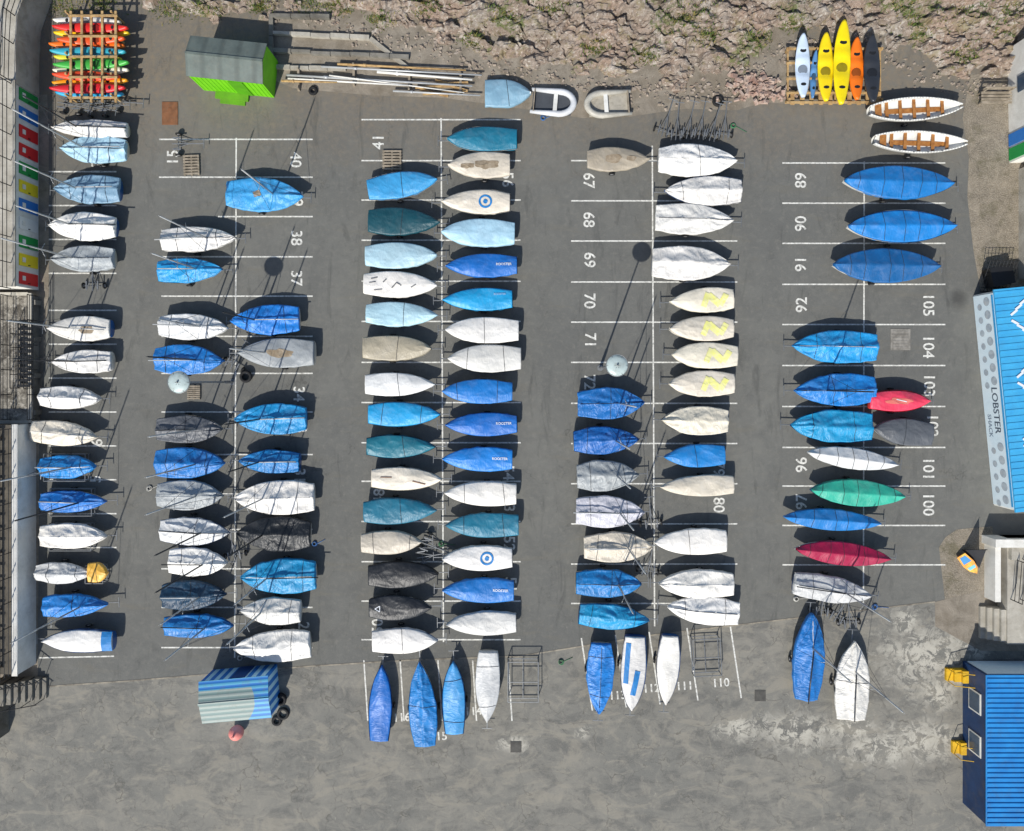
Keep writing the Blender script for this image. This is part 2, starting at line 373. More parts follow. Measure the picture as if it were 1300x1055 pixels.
for i,(a,b1,c1,d1,hh) in enumerate(((346,22,420,24,.35),(346,44,470,50,.3),(346,66,520,74,.28),(346,86,440,88,.22),(346,20,346,104,.3),(470,50,520,90,.2))):
    x,y=P(a,b1);x2,y2=P(c1,d1); l=math.hypot(x2-x,y2-y); b=MB(); n=max(2,int(l/1.1))
    for j in range(n): b.box((-l/2+(j+.5)*l/n,random.uniform(-.04,.04),hh/2+.004*(j%3)),(l/n*.97,.22+random.uniform(-.04,.06),hh*random.uniform(.8,1)))
    obj('concrete_kerb_wall',b.mesh('kw',[conc if i%2 else dconc]),None,((x+x2)/2,(y+y2)/2,.004),math.atan2(y2-y,x2-x),label='low broken concrete kerb wall at the rock edge',cat='wall',group='low broken kerb walls')
# ---------------------------------------------------------------- trolleys
WB=MB(); WB.torus((0,0,0),.15,.055,'Y'); WB.tube((0,-.04,0),(0,.04,0),.11,12,mi=1)
wheelme=WB.mesh('wheel',[rubber,rimm],smooth=True)
TR={}
def trolley_mesh(L,W):
    key=(round(L*2)/2,round(W*5)/5)
    if key in TR: return TR[key]
    L,W=key; b=MB()
    b.tube((-L*.25,0,.36),(L*.5+.55,0,.42),.035)
    b.tube((L*.5+.53,-.32,.42),(L*.5+.53,.32,.42),.028)
    b.tube((-L*.08,-W*.5-.02,.22),(-L*.08,W*.5+.02,.22),.028)
    for s_ in(-1,1):
        b.tube((-L*.25,s_*W*.3,.40),(L*.3,0,.38),.022)
        b.box((-L*.08,s_*W*.3,.42),(.5,.07,.06))
    b.tube((-L*.08,0,.22),(-L*.08,0,.38),.03)
    TR[key]=b.mesh('trolley',[galv]); return TR[key]
def add_trolley(root,L,W):
    t=obj('trolley',trolley_mesh(L,W),root)
    k2=round(W*5)/5; L2=round(L*2)/2
    for s_ in(-1,1): obj('wheel',wheelme,t,(-L2*.08,s_*(k2*.5+.06),.21))
    return t
MS={}
def mast_mesh(h,W,L,dark,stay):
    key=(round(h,1),round(W,1),round(L,0),dark,stay)
    if key in MS:return MS[key]
    b=MB(); b.tube((0,0,.5),(0,0,h),.055,8,.042)
    b.tube((0,0,h*.97),(.0,0,h+.18),.014,5,mi=0)
    if stay:
        for s_ in(-1,1):
            b.tube((-.25,s_*W*.46,.8),(0,0,h*.75),.012,4,mi=1)
            b.tube((0,0,h*.55),(-.12,s_*.38,h*.53),.015,5)
        b.tube((L*.36,0,.85),(0,0,h*.75),.012,4,mi=1)
    MS[key]=b.mesh('mast',[darkspar if dark else alum,rope],smooth=True); return MS[key]
# ---------------------------------------------------------------- boats
GR='sailing dinghies stored in rows of bays'
def boat(px,py,Lp,Wp,ang,col,kind='cov',mast=0,hull=None,marks=None,trol=True,label=None,tape=None,name='sailing_dinghy',hE=.82):
    seed=random.uniform(0,100)
    L=Lp/S*(1-hE/H); W=Wp/S*(1-hE/H)
    x,y=P(px,py,hE); a=math.radians(ang)
    gig=kind in('gig',)
    t=random.uniform(.68,.82) if tape is None else tape
    q=random.uniform(.72,.9); mx=random.uniform(.36,.46)
    def w(u):
        u=min(1,max(0,u))
        if gig: return W/2*max(.02,math.sin(math.pi*min(.995,max(.005,u))))**.62
        if u<mx: return W/2*(t+(1-t)*math.sin(u/mx*math.pi/2))
        return W/2*max(.03,1-((u-mx)/(1-mx))**2.1)**q
    ph=random.uniform(0,6.28); ridge=random.uniform(.26,.44) if kind=='cov' else .13; nf=random.choice((7,9,11)); pw=random.uniform(1.0,1.5)
    um=.63; sagc=random.uniform(.2,.6)
    def top(u,v):
        aa=min(1,abs(v))
        if kind=='cov':
            pr=.6+.4*(max(0,u)/um)**2 if u<um else 1-.85*((u-um)/(1-um))
            z=ridge*pr*(1-aa)**pw
            X=(u-um)*L;Y=v*W/2
            an=math.atan2(Y,X); rr=math.hypot(X,Y)
            z+=.045*math.sin(an*nf+ph+2*noise.noise(Vector((X,Y,seed))))*min(1,rr)*(1-aa**3)
            z+=.09*noise.noise(Vector((u*L*1.0,v*W*.9,seed)))*(1-aa*.5)
            n_=abs(noise.noise(Vector((u*L*1.2+v*.6,v*W*.9-u*2,seed+5))))
            z+=.06*max(0,1-n_*6)**1.5*(1-aa*.4)
            z-=.06*sagc*math.exp(-((u-.3)/.15)**2)*4*aa*(1-aa)
        elif kind=='gig':
            z=.28*(1-aa)**1.1*(.6+.4*math.sin(math.pi*u))+.03*noise.noise(Vector((u*L*1.3,v*W*.9,seed)))
            z+=.04*math.cos(u*math.pi*12)*aa*(1-aa)*2+.12*abs(2*u-1)**3
        else:
            z=ridge*(1-aa**2.2)+.025*noise.noise(Vector((u*L*1.4,v*W*1.2,seed)))
            z+=.05*math.exp(-((u-um)/.12)**2)*(1-aa)-.06*math.exp(-((u-.33)/.17)**2)*(1-aa**2)
            n_=abs(noise.noise(Vector((u*L*1.4+v,v*W*.8,seed+5))))
            z+=.02*max(0,1-n_*7)
        return hE+z
    wl=WORD[col]
    if label is None:
        label={'cov':f'dinghy under loose {wl} cover','flat':f'small dinghy with fitted {wl} cover','gig':f'long pointed rowing boat under {wl} cover'}[kind]
        label+=', mast up, on trolley' if mast else ' on trolley'
    root=empty(name,(x,y,0),a,label=label,cat='boat',group=GR if name=='sailing_dinghy' else ('covered rowing boats in bays' if gig else None))
    NU=28; hb=MB(); vs=[];fs=[]; NT=10
    for i in range(NU+1):
        u=i/NU; ww=w(u)
        if gig: zk=.32+.22*abs(2*u-1)**3
        else: zk=.32+.35*max(0,(u-.5)/.5)**2.2
        for j in range(NT+1):
            th=math.pi*j/NT
            vs.append(((u-.5)*L,ww*math.cos(th),hE-.03-(hE-.03-zk)*math.sin(th)**.65))
    for i in range(NU):
        for j in range(NT): o=i*(NT+1)+j; fs.append((o,o+1,o+NT+2,o+NT+1))
    fs.append(tuple(range(NT+1)))
    hb.add(vs,fs)
    hm=hull or (gel if random.random()<.8 else gelblue)
    obj('hull',hb.mesh('hull',[hm],smooth=True),root)
    sk=random.choice((.955,.99,1.03,1.03)) if kind!='cov' else random.choice((.97,1.03,1.05))
    if hull: sk=.93
    drop=random.uniform(.12,.3)
    cb=MB(); NU=58; ss=[-1.2,-1.1]+[-1+2*j/22 for j in range(23)]+[1.1,1.2]; NV=len(ss); vs=[];fs=[]
    for i in range(-1,NU+2):
        u=min(1,max(0,i/NU)); endr=i<0 or i>NU
        for s_ in ss:
            vv=max(-1,min(1,s_)); ov=max(0,abs(s_)-1)/.2
            z=top(u,vv)
            rag=.08*noise.noise(Vector((u*L*1.5,math.copysign(3,s_),seed)))
            if endr: z=min(z,hE)-drop-rag; ov=0
            else: z-=ov*(drop+rag)
            ex=1+ov*.015
            edgew=.04*noise.noise(Vector((u*L*1.3,math.copysign(2,s_),seed+3)))*(abs(vv)**4) if kind=='cov' else 0
            X=(u-.5)*L*(1.01 if sk>1 else .985)
            vs.append((X+.03*noise.noise(Vector((u*5,vv*3,seed)))*(1 if kind=='cov' else .3),vv*(w(u)*sk*ex+edgew)+ov*.05*noise.noise(Vector((u*L*2.5,seed,s_))),z))
    R_=NU+3
    for i in range(R_-1):
        for j in range(NV-1): o=i*NV+j; fs.append((o,o+1,o+NV+1,o+NV))
    cb.add(vs,fs); obj('cover',cb.mesh('cover',[T(col,kind!='cov')],smooth=True),root)
    def drape(vs2,fs2,mat,nm='emblem',off=.016):
        o=MB(); out=[]
        for p in vs2:
            u=p[0]/L+.5; out.append((p[0],p[1],top(u,p[1]/max(.05,w(u)*sk))+off))
        o.add(out,fs2); me=o.mesh(nm,[mat],recalc=False)
        bb=bmesh.new(); bb.from_mesh(me)
        for f in bb.faces:
            if f.normal.z<0:f.normal_flip()
        bb.to_mesh(me);bb.free(); return obj(nm,me,root)
    def stroke(pts,wd,ns=3):
        vs2=[];fs2=[];n_=0
        for (ax,ay),(bx,by) in zip(pts[:-1],pts[1:]):
            d=Vector((bx-ax,by-ay)); nrm=Vector((-d.y,d.x)).normalized()*wd/2
            for j in range(13):
                p=Vector((ax,ay))+d*j/12
                for q_ in range(ns+1): s_=-1+2*q_/ns; vs2.append((p.x+nrm.x*s_,p.y+nrm.y*s_))
            for j in range(12):
                for q_ in range(ns): o=n_+j*(ns+1)+q_; fs2.append((o,o+1,o+ns+2,o+ns+1))
            n_+=13*(ns+1)
        return vs2,fs2
    nst=random.choice((0,1,2,2)) if kind=='cov' else random.choice((0,1,1,2))
    if gig: nst=5
    if marks: nst=0
    for i in range(nst):
        u=((.2,.76) if nst==2 else (.5,))[i] if not gig else .14+.18*i
        u+=random.uniform(-.04,.04); X=(u-.5)*L; sl=random.uniform(-.1,.1); h_=w(u)*sk*.99
        vs2,fs2=stroke([(X-sl,-h_),(X,0),(X+sl,h_)],.03); drape(vs2,fs2,rope,'strap',.014)
    if kind=='cov' and random.random()<.5:
        vs2=[];fs2=[]
        for j in range(49):
            u=.03+j/48*.9
            for d in(-.018,.018): vs2.append(((u-.5)*L,d))
        for j in range(48): fs2.append((2*j,2*j+1,2*j+3,2*j+2))
        drape(vs2,fs2,rope if random.random()<.5 else T('pale'),'ridge_seam',.014)
    if marks:
        for mk in marks:
            if mk[0]=='ring':
                _,X,Y,r1,r2,mt=mk; n=28; vs2=[];fs2=[]
                for i in range(n):
                    t_=6.2832*i/n
                    vs2+= [(X+r1*math.cos(t_),Y+r1*math.sin(t_)),(X+r2*math.cos(t_),Y+r2*math.sin(t_))]
                for i in range(n): j=(i+1)%n; fs2.append((2*i,2*i+1,2*j+1,2*j))
                drape(vs2,fs2,mt,off=.03)
            elif mk[0]=='blob':
                _,X,Y,rx,ry,mt=mk; n=30; nr=5; vs2=[(X,Y)];fs2=[]
                for k_ in range(1,nr+1):
                    for i in range(n):
                        t_=6.2832*i/n; rr=k_/nr*(1+.45*noise.noise(Vector((math.cos(t_)*1.6,math.sin(t_)*1.6,seed))))
                        vs2.append((X+rx*rr*math.cos(t_),Y+ry*rr*math.sin(t_)))
                for i in range(n): fs2.append((0,1+i,1+(i+1)%n))
                for k_ in range(nr-1):
                    for i in range(n): a_=1+k_*n; fs2.append((a_+i,a_+n+i,a_+n+(i+1)%n,a_+(i+1)%n))
                drape(vs2,fs2,mt,'mud_patch',.012)
            elif mk[0]=='text':
                _,s_,X,Y,size,rot,mt=mk; tv,tf=textmesh(s_,size,.004); R=Matrix.Rotation(math.radians(rot),3,'Z')
                drape([((R@p).x+X,(R@p).y+Y) for p in tv],tf,mt,'lettering' if len(s_)>1 else 'emblem',.04)
            elif mk[0]=='stroke':
                _,pts,wd,mt=mk; vs2,fs2=stroke(pts,wd,8 if wd>.5 else 3); drape(vs2,fs2,mt,'emblem',.02+.003*len(pts)+(abs(pts[0][1])*.004))
    if mast:
        mh=mast if mast>1 else random.uniform(5.6,7.0)
        obj('mast',mast_mesh(mh,W,L,random.random()<.3,True),root,((um-.5)*L,random.uniform(-.03,.03),0))
        if random.random()<.65:
            b=MB(); zt=hE+(ridge if kind=='cov' else .2)+.12; b.tube(((um-.52)*L,0,zt),(-L*.5-random.uniform(-.3,.35),random.uniform(-.12,.12),zt-.06),.036,8)
            obj('boom',b.mesh('boom',[alum if random.random()<.6 else darkspar],smooth=True),root)
    if trol: add_trolley(root,L,W)
    return root
J=lambda a:a+random.uniform(-2.5,2.5)
yel=M('yellow_marking',(230,228,124),(226,222,166),scale=4,rough=.6,bump=0); wlet=M('white_lettering',(226,230,234),scale=4,rough=.6,bump=0,var=.08); plet=M('pale_lettering',(150,184,216),scale=4,rough=.6,bump=0,var=.08); bmark=M('blue_marking',(34,130,200),scale=4,rough=.6,bump=0); kmark=M('grey_marking',(96,98,102),(130,130,130),scale=3,rough=.6,bump=0)
A=0;B_=180
for d in [(113,163,94,22,178,'white','cov',1),(118,189,82,34,B_,'lblue','cov',1),(110,240,82,34,B_,'bgrey','cov',1),(104,287,84,34,B_,'white','cov',1),(104,328,78,32,B_,'grey','cov',1),
 (103,459,76,30,B_,'white','cov',1),(88,505,76,30,0,'white','cov',0),(81,551,82,30,-6,'cream','cov',0),(85,593,68,28,0,'blue','cov',1),(93,637,84,28,0,'blue','cov',1),
 (92,681,82,30,0,'white','cov',0),(80,728,68,26,0,'pale','cov',0),(95,769,80,28,0,'blue','cov',1)]:
    boat(d[0],d[1],d[2],d[3],J(d[4]),*d[5:8])
boat(100,417,80,32,B_,'white','flat',1,marks=[('blob',-.5,.1,.5,.22,mud)],label='dinghy under pale cover with pooled mud, mast up')
boat(98,814,90,30,B_,'white','flat',0,hull=gelblue,marks=[('stroke',[(-2.2,0),(-1.55,0)],1.2,bmark)],label='dinghy with white cover over a blue hull')
for d in [(252,303,95,32,0,'white','cov',1),(241,343,82,32,0,'bright','cov',1),(245,415,88,34,0,'pale','cov',1),(240,457,86,38,0,'blue','cov',1),(240,545,84,36,0,'dgrey','cov',1),(241,588,86,38,0,'blue','cov',1),
 (241,629,82,36,0,'grey','cov',1),(247,675,88,36,0,'pale','cov',1),(251,714,72,34,0,'white','cov',1),(246,756,80,36,0,'navy','cov',1),(252,795,88,30,0,'blue','cov',1),
 (336,406,86,36,B_,'blue','cov',1),(343,532,90,38,B_,'bright','cov',1),(341,586,78,30,B_,'blue','cov',1),(348,632,100,42,B_,'white','cov',1),
 (347,678,92,42,B_,'black','cov',1),(353,732,94,42,B_,'bright','cov',1),(343,776,76,32,B_,'pale','cov',1),(345,821,96,38,B_+5,'white','cov',0)]:
    boat(d[0],d[1],d[2],d[3],J(d[4]),*d[5:8])
boat(336,247,96,42,-2,'sky','cov',1,marks=[('blob',-.4,0,.3,.18,mud)],label='dinghy under sky blue cover with mud patch, mast up')
boat(350,448,98,38,B_,'grey','flat',1,marks=[('blob',-.3,0,.7,.3,mud)],label='dinghy under grey cover with pooled mud, mast up')
D=[(511,234,90,34,8,'sky','flat'),(513,281,90,34,-2,'dteal','flat'),(509,324,90,32,0,'lblue','flat'),(508,361,92,32,0,'white','flat'),(510,399,90,30,0,'lblue','flat'),(504,442,88,32,0,'tan','flat'),
 (508,488,90,30,0,'pale','flat'),(513,526,92,32,0,'bright','flat'),(509,567,88,30,0,'teal','flat'),(516,608,90,30,0,'cream','flat'),(508,649,92,32,0,'teal','flat'),(497,689,78,30,0,'beige','flat'),
 (512,730,88,32,0,'black','flat'),(508,772,80,32,0,'black','flat'),(514,814,84,32,0,'white','flat')]
for i,d in enumerate(D):
    mk=None; lb=None
    if i==3:
        mk=[('stroke',[(-1.8,.3),(-1.4,.4)],.08,kmark),('stroke',[(-1.9,.05),(-1.5,.12)],.06,kmark),('stroke',[(-1.05,.1),(-.85,.3)],.08,kmark),('stroke',[(-1.6,-.4),(-1.1,-.34)],.06,kmark),('stroke',[(-.5,-.25),(-.2,.1),(.1,-.1)],.07,kmark),('stroke',[(.7,-.2),(1.0,0)],.06,kmark)]
        lb='small dinghy with white cover carrying small grey marks'
    if i==13: mk=[('stroke',[(-1.55,0),(-1.25,.17),(-1.25,-.17),(-1.55,0)],.05,wlet)]; lb='small dinghy with black cover and white triangle mark'
    if i==9: mk=[('stroke',[(.4,-.1),(1.2,-.3)],.07,M('brown_mark',(130,96,76),rough=.7)),('stroke',[(-1.6,.1),(-.9,.1)],.06,M('brown_mark',(130,96,76),rough=.7))]
    boat(d[0],d[1],d[2],d[3],d[4]+random.uniform(-1.5,1.5),d[5],d[6],0,marks=mk,label=lb)
E=[(612,176,90,32,'teal'),(608,209,78,32,'beige'),(604,256,88,32,'cream'),(607,295,92,34,'lblue'),(611,337,92,30,'royal'),(606,380,90,30,'bright'),(612,419,92,32,'white'),(615,455,92,34,'pale'),(606,497,88,30,'blue'),
 (611,539,92,30,'royal'),(606,583,88,30,'blue'),(610,627,90,30,'white'),(612,667,92,30,'teal'),(606,709,90,32,'white'),(607,750,90,30,'blue'),(611,792,90,30,'pale')]
for i,d in enumerate(E):
    mk=None; lb=None
    if i in(2,13): mk=[('ring',-.6,0,.3,.42,bmark),('ring',-.6,0,0.001,.14,bmark)]; lb='small dinghy with pale cover and blue target emblem'
    if i in(4,9,10,14): mk=[('text','ROOSTER',-1.4,-.05,.22,180,wlet)]; lb='small dinghy with blue deck cover and white lettering'
    if i==5: mk=[('text','ROOSTER',-1.4,-.3,.17,180,plet)]
    if i==1: mk=[('blob',-.5,0,.7,.3,mud),('blob',.7,.1,.4,.18,mud)]; lb='small dinghy with muddy beige cover on trolley'
    boat(d[0],d[1],d[2],d[3],180+random.uniform(-1.5,1.5),d[4],'flat',0,marks=mk,label=lb)
boat(785,202,78,30,0,'tan','flat',0,marks=[('blob',-.3,0,.5,.25,mud),('blob',.8,0,.3,.16,mud)],label='dinghy with muddy tan cover on trolley')
for d in [(776,512,84,38,0,'royal','cov',1),(770,559,84,36,0,'royal','cov',1),(772,604,78,38,0,'grey','cov',1),(775,650,86,38,0,'lilac','cov',1),(785,695,86,36,0,'beige','cov',1),(773,741,84,36,0,'blue','cov',1),(780,784,90,32,-3,'bright','cov',0),
 (886,203,98,40,-3,'white','cov',0),(893,242,98,38,B_,'white','cov',0),(882,278,98,38,0,'white','cov',0),(878,334,98,42,-2,'white','cov',0)]:
    boat(d[0],d[1],d[2],d[3],J(d[4]),*d[5:8])
for x,y in((891,381),(891,417),(895,451),(891,487)):
    boat(x,y,82,32,180+random.uniform(-3,3),'cream','flat',0,marks=[('stroke',[(-.05,.42),(-.4,-.42)],.36,yel),('stroke',[(-.4,-.3),(-1.1,.34)],.42,yel),('stroke',[(-1.1,.38),(-1.5,-.3)],.36,yel)],label='small dinghy with cream cover and soft yellow panels')
for d in [(882,534,86,38,B_-3,'cream','cov',0),(882,579,76,28,B_,'blue','flat',0),(885,617,92,26,B_+2,'beige','flat',0),(877,688,90,32,B_,'white','flat',0),(884,742,94,34,B_,'white','cov',0),(893,775,90,34,B_-5,'white','cov',0),
 (1060,440,106,40,B_,'bright','cov',0),(1060,495,102,40,B_,'blue','cov',1),(1056,541,104,42,B_,'bright','cov',0),(1058,749,98,32,-8,'pale','cov',1)]:
    boat(d[0],d[1],d[2],d[3],J(d[4]),*d[5:8])
boat(1147,548,76,34,B_-6,'dgrey','flat',0)
boat(1143,509,76,28,0,'red','flat',0,hull=M('red_plastic',C['red'],rough=.45,bump=0),marks=[('blob',-.1,0,.75,.2,M('faded_red',(226,120,108),rough=.6)),('stroke',[(-.3,.1),(.3,-.05)],.05,wlet)],label='plain salmon red small dinghy on trolley')
for d in [(1082,582,112,26,-8,'pale'),(1089,626,118,34,-4,'turq'),(1056,660,120,26,-4,'blue'),(1070,703,120,30,-6,'crimson')]: boat(*d[:6],'gig',0,name='rowing_boat')
for d in [(1141,231,138,42,-2,'blue'),(1145,287,136,42,0,'blue'),(1125,337,132,42,-1,'dblue')]: boat(*d[:6],'gig',0,name='rowing_boat',hE=.95)
boat(483,893,96,30,88,'royal','flat',0,hull=gelblue)
boat(536,894,108,36,94,'blue','cov',0); boat(576,886,92,30,91,'sky','flat',0,hull=gelblue); boat(619,872,88,30,-91,'pale','flat',0)
boat(762,862,88,33,-92,'blue','cov',0)
boat(804,855,94,33,-93,'white','flat',0,hull=gelblue,marks=[('stroke',[(-1.9,-.4),(.6,-.47)],.3,bmark),('stroke',[(-.2,.25),(1.3,0)],.34,bmark)],label='dinghy with white and blue patched cover on trolley'); boat(848,851,88,30,-94,'white','flat',0,hull=gelblue)
boat(1028,834,108,37,86,'blue','cov',1); boat(1083,864,98,42,87,'white','cov',1)
boat(124,727,24,24,0,'yellow','flat',0,trol=False,tape=.95,name='small_tender',label='small orange yellow tender on a steel frame')
# ---------------------------------------------------------------- open rowing boats
def rowboat(px,py,Lp,Wp,ang):
    hE=.85;L=Lp/S*(1-hE/H);W=Wp/S*(1-hE/H);x,y=P(px,py,hE)
    root=empty('rowing_boat',(x,y,0),math.radians(ang),label='white open rowing boat with timber thwarts on trolley',cat='boat',group='white open rowing boats')
    w=lambda u:W/2*max(.02,math.sin(math.pi*min(.99,max(.01,.06+.94*u))))**.6
    sh=lambda u:hE+.14*abs(2*u-1)**2.5
    def shell(sc_,zk,nm,mt):
        b=MB();vs=[];fs=[];NU=32;NT=12
        for i in range(NU+1):
            u=i/NU
            for j in range(NT+1):
                th=math.pi*j/NT; z0=zk+.25*abs(2*u-1)**3
                vs.append(((u-.5)*L*(1 if sc_==1 else .965),sc_*w(u)*math.cos(th),sh(u)-(sh(u)-z0)*math.sin(th)**.6))
        for i in range(NU):
            for j in range(NT): o=i*(NT+1)+j; fs.append((o,o+1,o+NT+2,o+NT+1))
        b.add(vs,fs); me=b.mesh(nm,[mt],smooth=True,recalc=False); obj(nm,me,root)
    shell(1,.3,'hull',gel); shell(.88,.5,'lining',gel)
    b=MB()
    for s_ in(-1,1):
        pts=[((i/32-.5)*L*.99,s_*w(i/32)*.95,sh(i/32)+.015) for i in range(33)]
        b.path(pts,.05,6)
    obj('gunwale',b.mesh('gunwale',[gel],smooth=True),root)
    for u in(.2,.35,.5,.65,.8):
        b=MB(); b.box(((u-.5)*L,0,sh(u)-.12),(.2,w(u)*1.78,.03)); obj('thwart',b.mesh('thwart',[varn]),root)
    b=MB(); b.box((0,0,.56),(L*.72,.3,.02)); b.box((-L*.4,0,sh(.1)-.06),(.4,w(.1)*1.6,.025)); obj('floorboard',b.mesh('floor',[varn]),root)
    for u in(.28,.43,.58,.73):
        b=MB()
        for s_ in(-1,1): b.box(((u-.5)*L,s_*w(u)*.96,sh(u)+.08),(.12,.04,.09))
        obj('rowlock',b.mesh('rowlock',[galv]),root)
    add_trolley(root,L*.8,W)
rowboat(1162,138,118,30,3); rowboat(1168,180,118,28,-2)
# ---------------------------------------------------------------- inflatables
def inflatable(px,py,Lp,Wp,ang,col,fl,label):
    L=Lp/S;W=Wp/S;x,y=P(px,py,.3); r_=.2
    root=empty('inflatable_boat',(x,y,0),math.radians(ang),label=label,cat='boat')
    path=[]
    hw=W/2-r_
    path.append((-L/2,hw,.32));path.append((L*.12,hw,.32))
    for i in range(1,12):
        t=math.pi*i/12; path.append((L*.12+math.sin(t)*(L*.38-r_),hw*math.cos(t),.32+.1*math.sin(t)))
    path.append((L*.12,-hw,.32));path.append((-L/2,-hw,.32))
    b=MB(); vs=[];n=10
    for i,p in enumerate(path):
        a=Vector(path[max(0,i-1)]);c_=Vector(path[min(len(path)-1,i+1)]); q=(c_-a).to_track_quat('Z','Y')
        rr=r_*(.55 if i in(0,len(path)-1) else 1)
        for j in range(n):
            t=6.2832*j/n; vs.append(Vector(p)+q@Vector((rr*math.cos(t),rr*math.sin(t),0)))
    fs=[(i*n+j,i*n+(j+1)%n,(i+1)*n+(j+1)%n,(i+1)*n+j) for i in range(len(path)-1) for j in range(n)]
    fs+=[tuple(range(n)),tuple(range(len(vs)-n,len(vs)))]
    b.add(vs,fs); obj('tube',b.mesh('tube',[col],smooth=True),root)
    b=MB(); b.box((-.1,0,.2),(L*.85,W-2*r_,.05)); obj('floor',b.mesh('floor',[fl]),root)
    b=MB(); b.box((-L/2+.2,0,.35),(.06,W-2*r_,.34)); obj('transom',b.mesh('transom',[wood2]),root)
    b=MB(); b.box((.1,0,.42),(.25,W-1.6*r_,.04)); obj('thwart',b.mesh('thwart',[gel]),root)
inflatable(703,130,58,36,-5,M('inflatable_white',(214,216,218),rough=.5,bump=.1),M('floor_dark',(70,74,80),rough=.7),'white inflatable dinghy with dark floor on the ground')
inflatable(771,132,60,36,184,M('inflatable_beige',(190,186,174),rough=.5,bump=.1,dirt=.4),M('floor_beige',(176,170,156),rough=.7,dirt=.5),'dirty beige inflatable dinghy lying on the ground')
boat(645,118,58,34,0,'bgrey','flat',0,trol=False,tape=.95,hE=.5,name='upturned_tender',label='blue grey covered square tender lying on the ground')
# ---------------------------------------------------------------- kayaks
def kayak(px,py,Lp,Wp,ang,col,z0,label,grp,hatch=True):
    L=Lp/S*(1-z0/H);W=Wp/S*(1-z0/H);x,y=P(px,py,z0)
    nm_='_'.join(map(str,col)); mt=M('kayak_'+nm_,col,rough=.38,bump=.05,bscale=3,dirt=.08,var=.1); mt2=M('kayak_dark_'+nm_,tuple(int(q*.62) for q in col),rough=.5,bump=.05)
    root=empty('kayak',(x,y,z0),math.radians(ang),label=label,cat='kayak',group=grp)
    b=MB();vs=[];NU=30;n=14
    for i in range(NU+1):
        u=i/NU; ww=W/2*max(.03,math.sin(math.pi*min(.995,max(.005,u))))**.45
        rise=.1*abs(2*u-1)**3
        for j in range(n):
            t=6.2832*j/n; zz=math.sin(t)*(.13 if math.sin(t)>0 else .17)
            if math.sin(t)>.3: zz-=.1*math.exp(-((u-.46)/.1)**4)*1.0+.04*math.exp(-((u-.7)/.05)**4)
            vs.append(((u-.5)*L,ww*math.cos(t),zz+rise))
    fs=[(i*n+j,i*n+(j+1)%n,(i+1)*n+(j+1)%n,(i+1)*n+j) for i in range(NU) for j in range(n)]+[tuple(range(n)),tuple(range(NU*n,NU*n+n))]
    b.add(vs,fs); obj('hull',b.mesh('kayak',[mt],smooth=True),root)
    for u,w1,l1,nm in((.44,.3,.26,'seat'),(.74,.2,.1,'hatch'),(.2,.18,.08,'hatch')):
        b=MB(); n2=14; zz=.05 if nm=='seat' else .135
        if nm=='hatch' and u>.5: zz=.115
        zt=zz+.1*abs(2*u-1)**3
        vs=[((u-.5)*L+l1*math.cos(6.2832*i/n2)*1.2,w1*W*math.sin(6.2832*i/n2),zt) for i in range(n2)]+[((u-.5)*L+l1*math.cos(6.2832*i/n2)*1.3,w1*W*1.1*math.sin(6.2832*i/n2),zt-.05) for i in range(n2)]
        b.add(vs,[tuple(range(n2))]+[(i,(i+1)%n2,n2+(i+1)%n2,n2+i) for i in range(n2)])
        obj(nm,b.mesh(nm,[mt2 if nm=='seat' else blackm]),root)
G2='kayaks standing on a timber rack'
kayak(1019,84,80,19,90,(205,222,240),.75,'white and blue sit on top kayak on pallet',G2)
kayak(1048,86,86,20,90,(242,212,20),.75,'yellow kayak lying on pallet rack',G2)
kayak(1069,80,106,22,88,(244,218,10),.95,'long yellow kayak lying on pallet rack',G2)
kayak(1087,88,78,19,90,(240,118,25),.75,'orange kayak lying on pallet rack',G2)
kayak(1107,88,84,21,91,(48,51,57),1.0,'black kayak lying on pallet rack',G2)
kayak(1033,95,60,9,86,(90,140,190),.5,'narrow faded blue kayak tucked between others',G2)
b=MB()
for yy in(62,80,100,118,130):
    x,y=P(1058,yy,.5); b.box((x,y,.5),(5.9,.12,.1))
for xx in(1000,1020,1040,1060,1080,1100,1117):
    x,y=P(xx,96,.38); b.box((x,y,.38),(.1,3.5,.1))
for xx in(1000,1117):
    for yy in(64,128):
        x,y=P(xx,yy,.3); b.box((x,y,.3),(.13,.13,.6))
for i in range(10):
    x,y=P(1005+i*12,125,.3); b.box((x,y,.42),(.25,.9,.03))
obj('kayak_rack',b.mesh('rack',[wood]),label='low timber pallet rack holding upright kayaks',cat='rack')
cols=[(240,235,225),(225,45,40),(240,205,30),(230,90,40),(240,120,35),(60,170,190),(225,215,60),(70,175,70),(240,232,210),(235,80,45),(245,165,30),(215,40,50),(50,170,215)]
nmz=['white','red','yellow','orange','bright orange','turquoise','yellow','green','cream','orange red','amber','crimson','turquoise']
for i,cc in enumerate(cols):
    yy=28+i*7.6+random.uniform(-1,1); lv=.9+(i%2)*.28
    kayak(114+random.uniform(-4,4),yy,94 if i%3 else 84,13,180*(i%2)+random.uniform(-2,2),cc,lv,nmz[i]+' kayak stacked on timber storage rack','kayaks stacked on storage rack')
b=MB()
for xx in(90,104,116,130,147):
    for zz in(1.42,.62):
        x,y=P(xx,72,zz); b.box((x,y,zz),(.14,5.6,.08))
for yy in(20,46,72,98,124):
    for xx in(90,147):
        x,y=P(xx,yy,.9); b.box((x,y,.72),(.11,.11,1.45))
    x,y=P(118,yy,.5); b.box((x,y,.52),(3.0,.1,.1))
    x,y=P(118,yy,1.5); b.box((x,y,1.5),(3.0,.12,.07))
obj('kayak_storage_rack',b.mesh('rack',[wood]),label='timber rack full of stacked colourful kayaks',cat='rack')
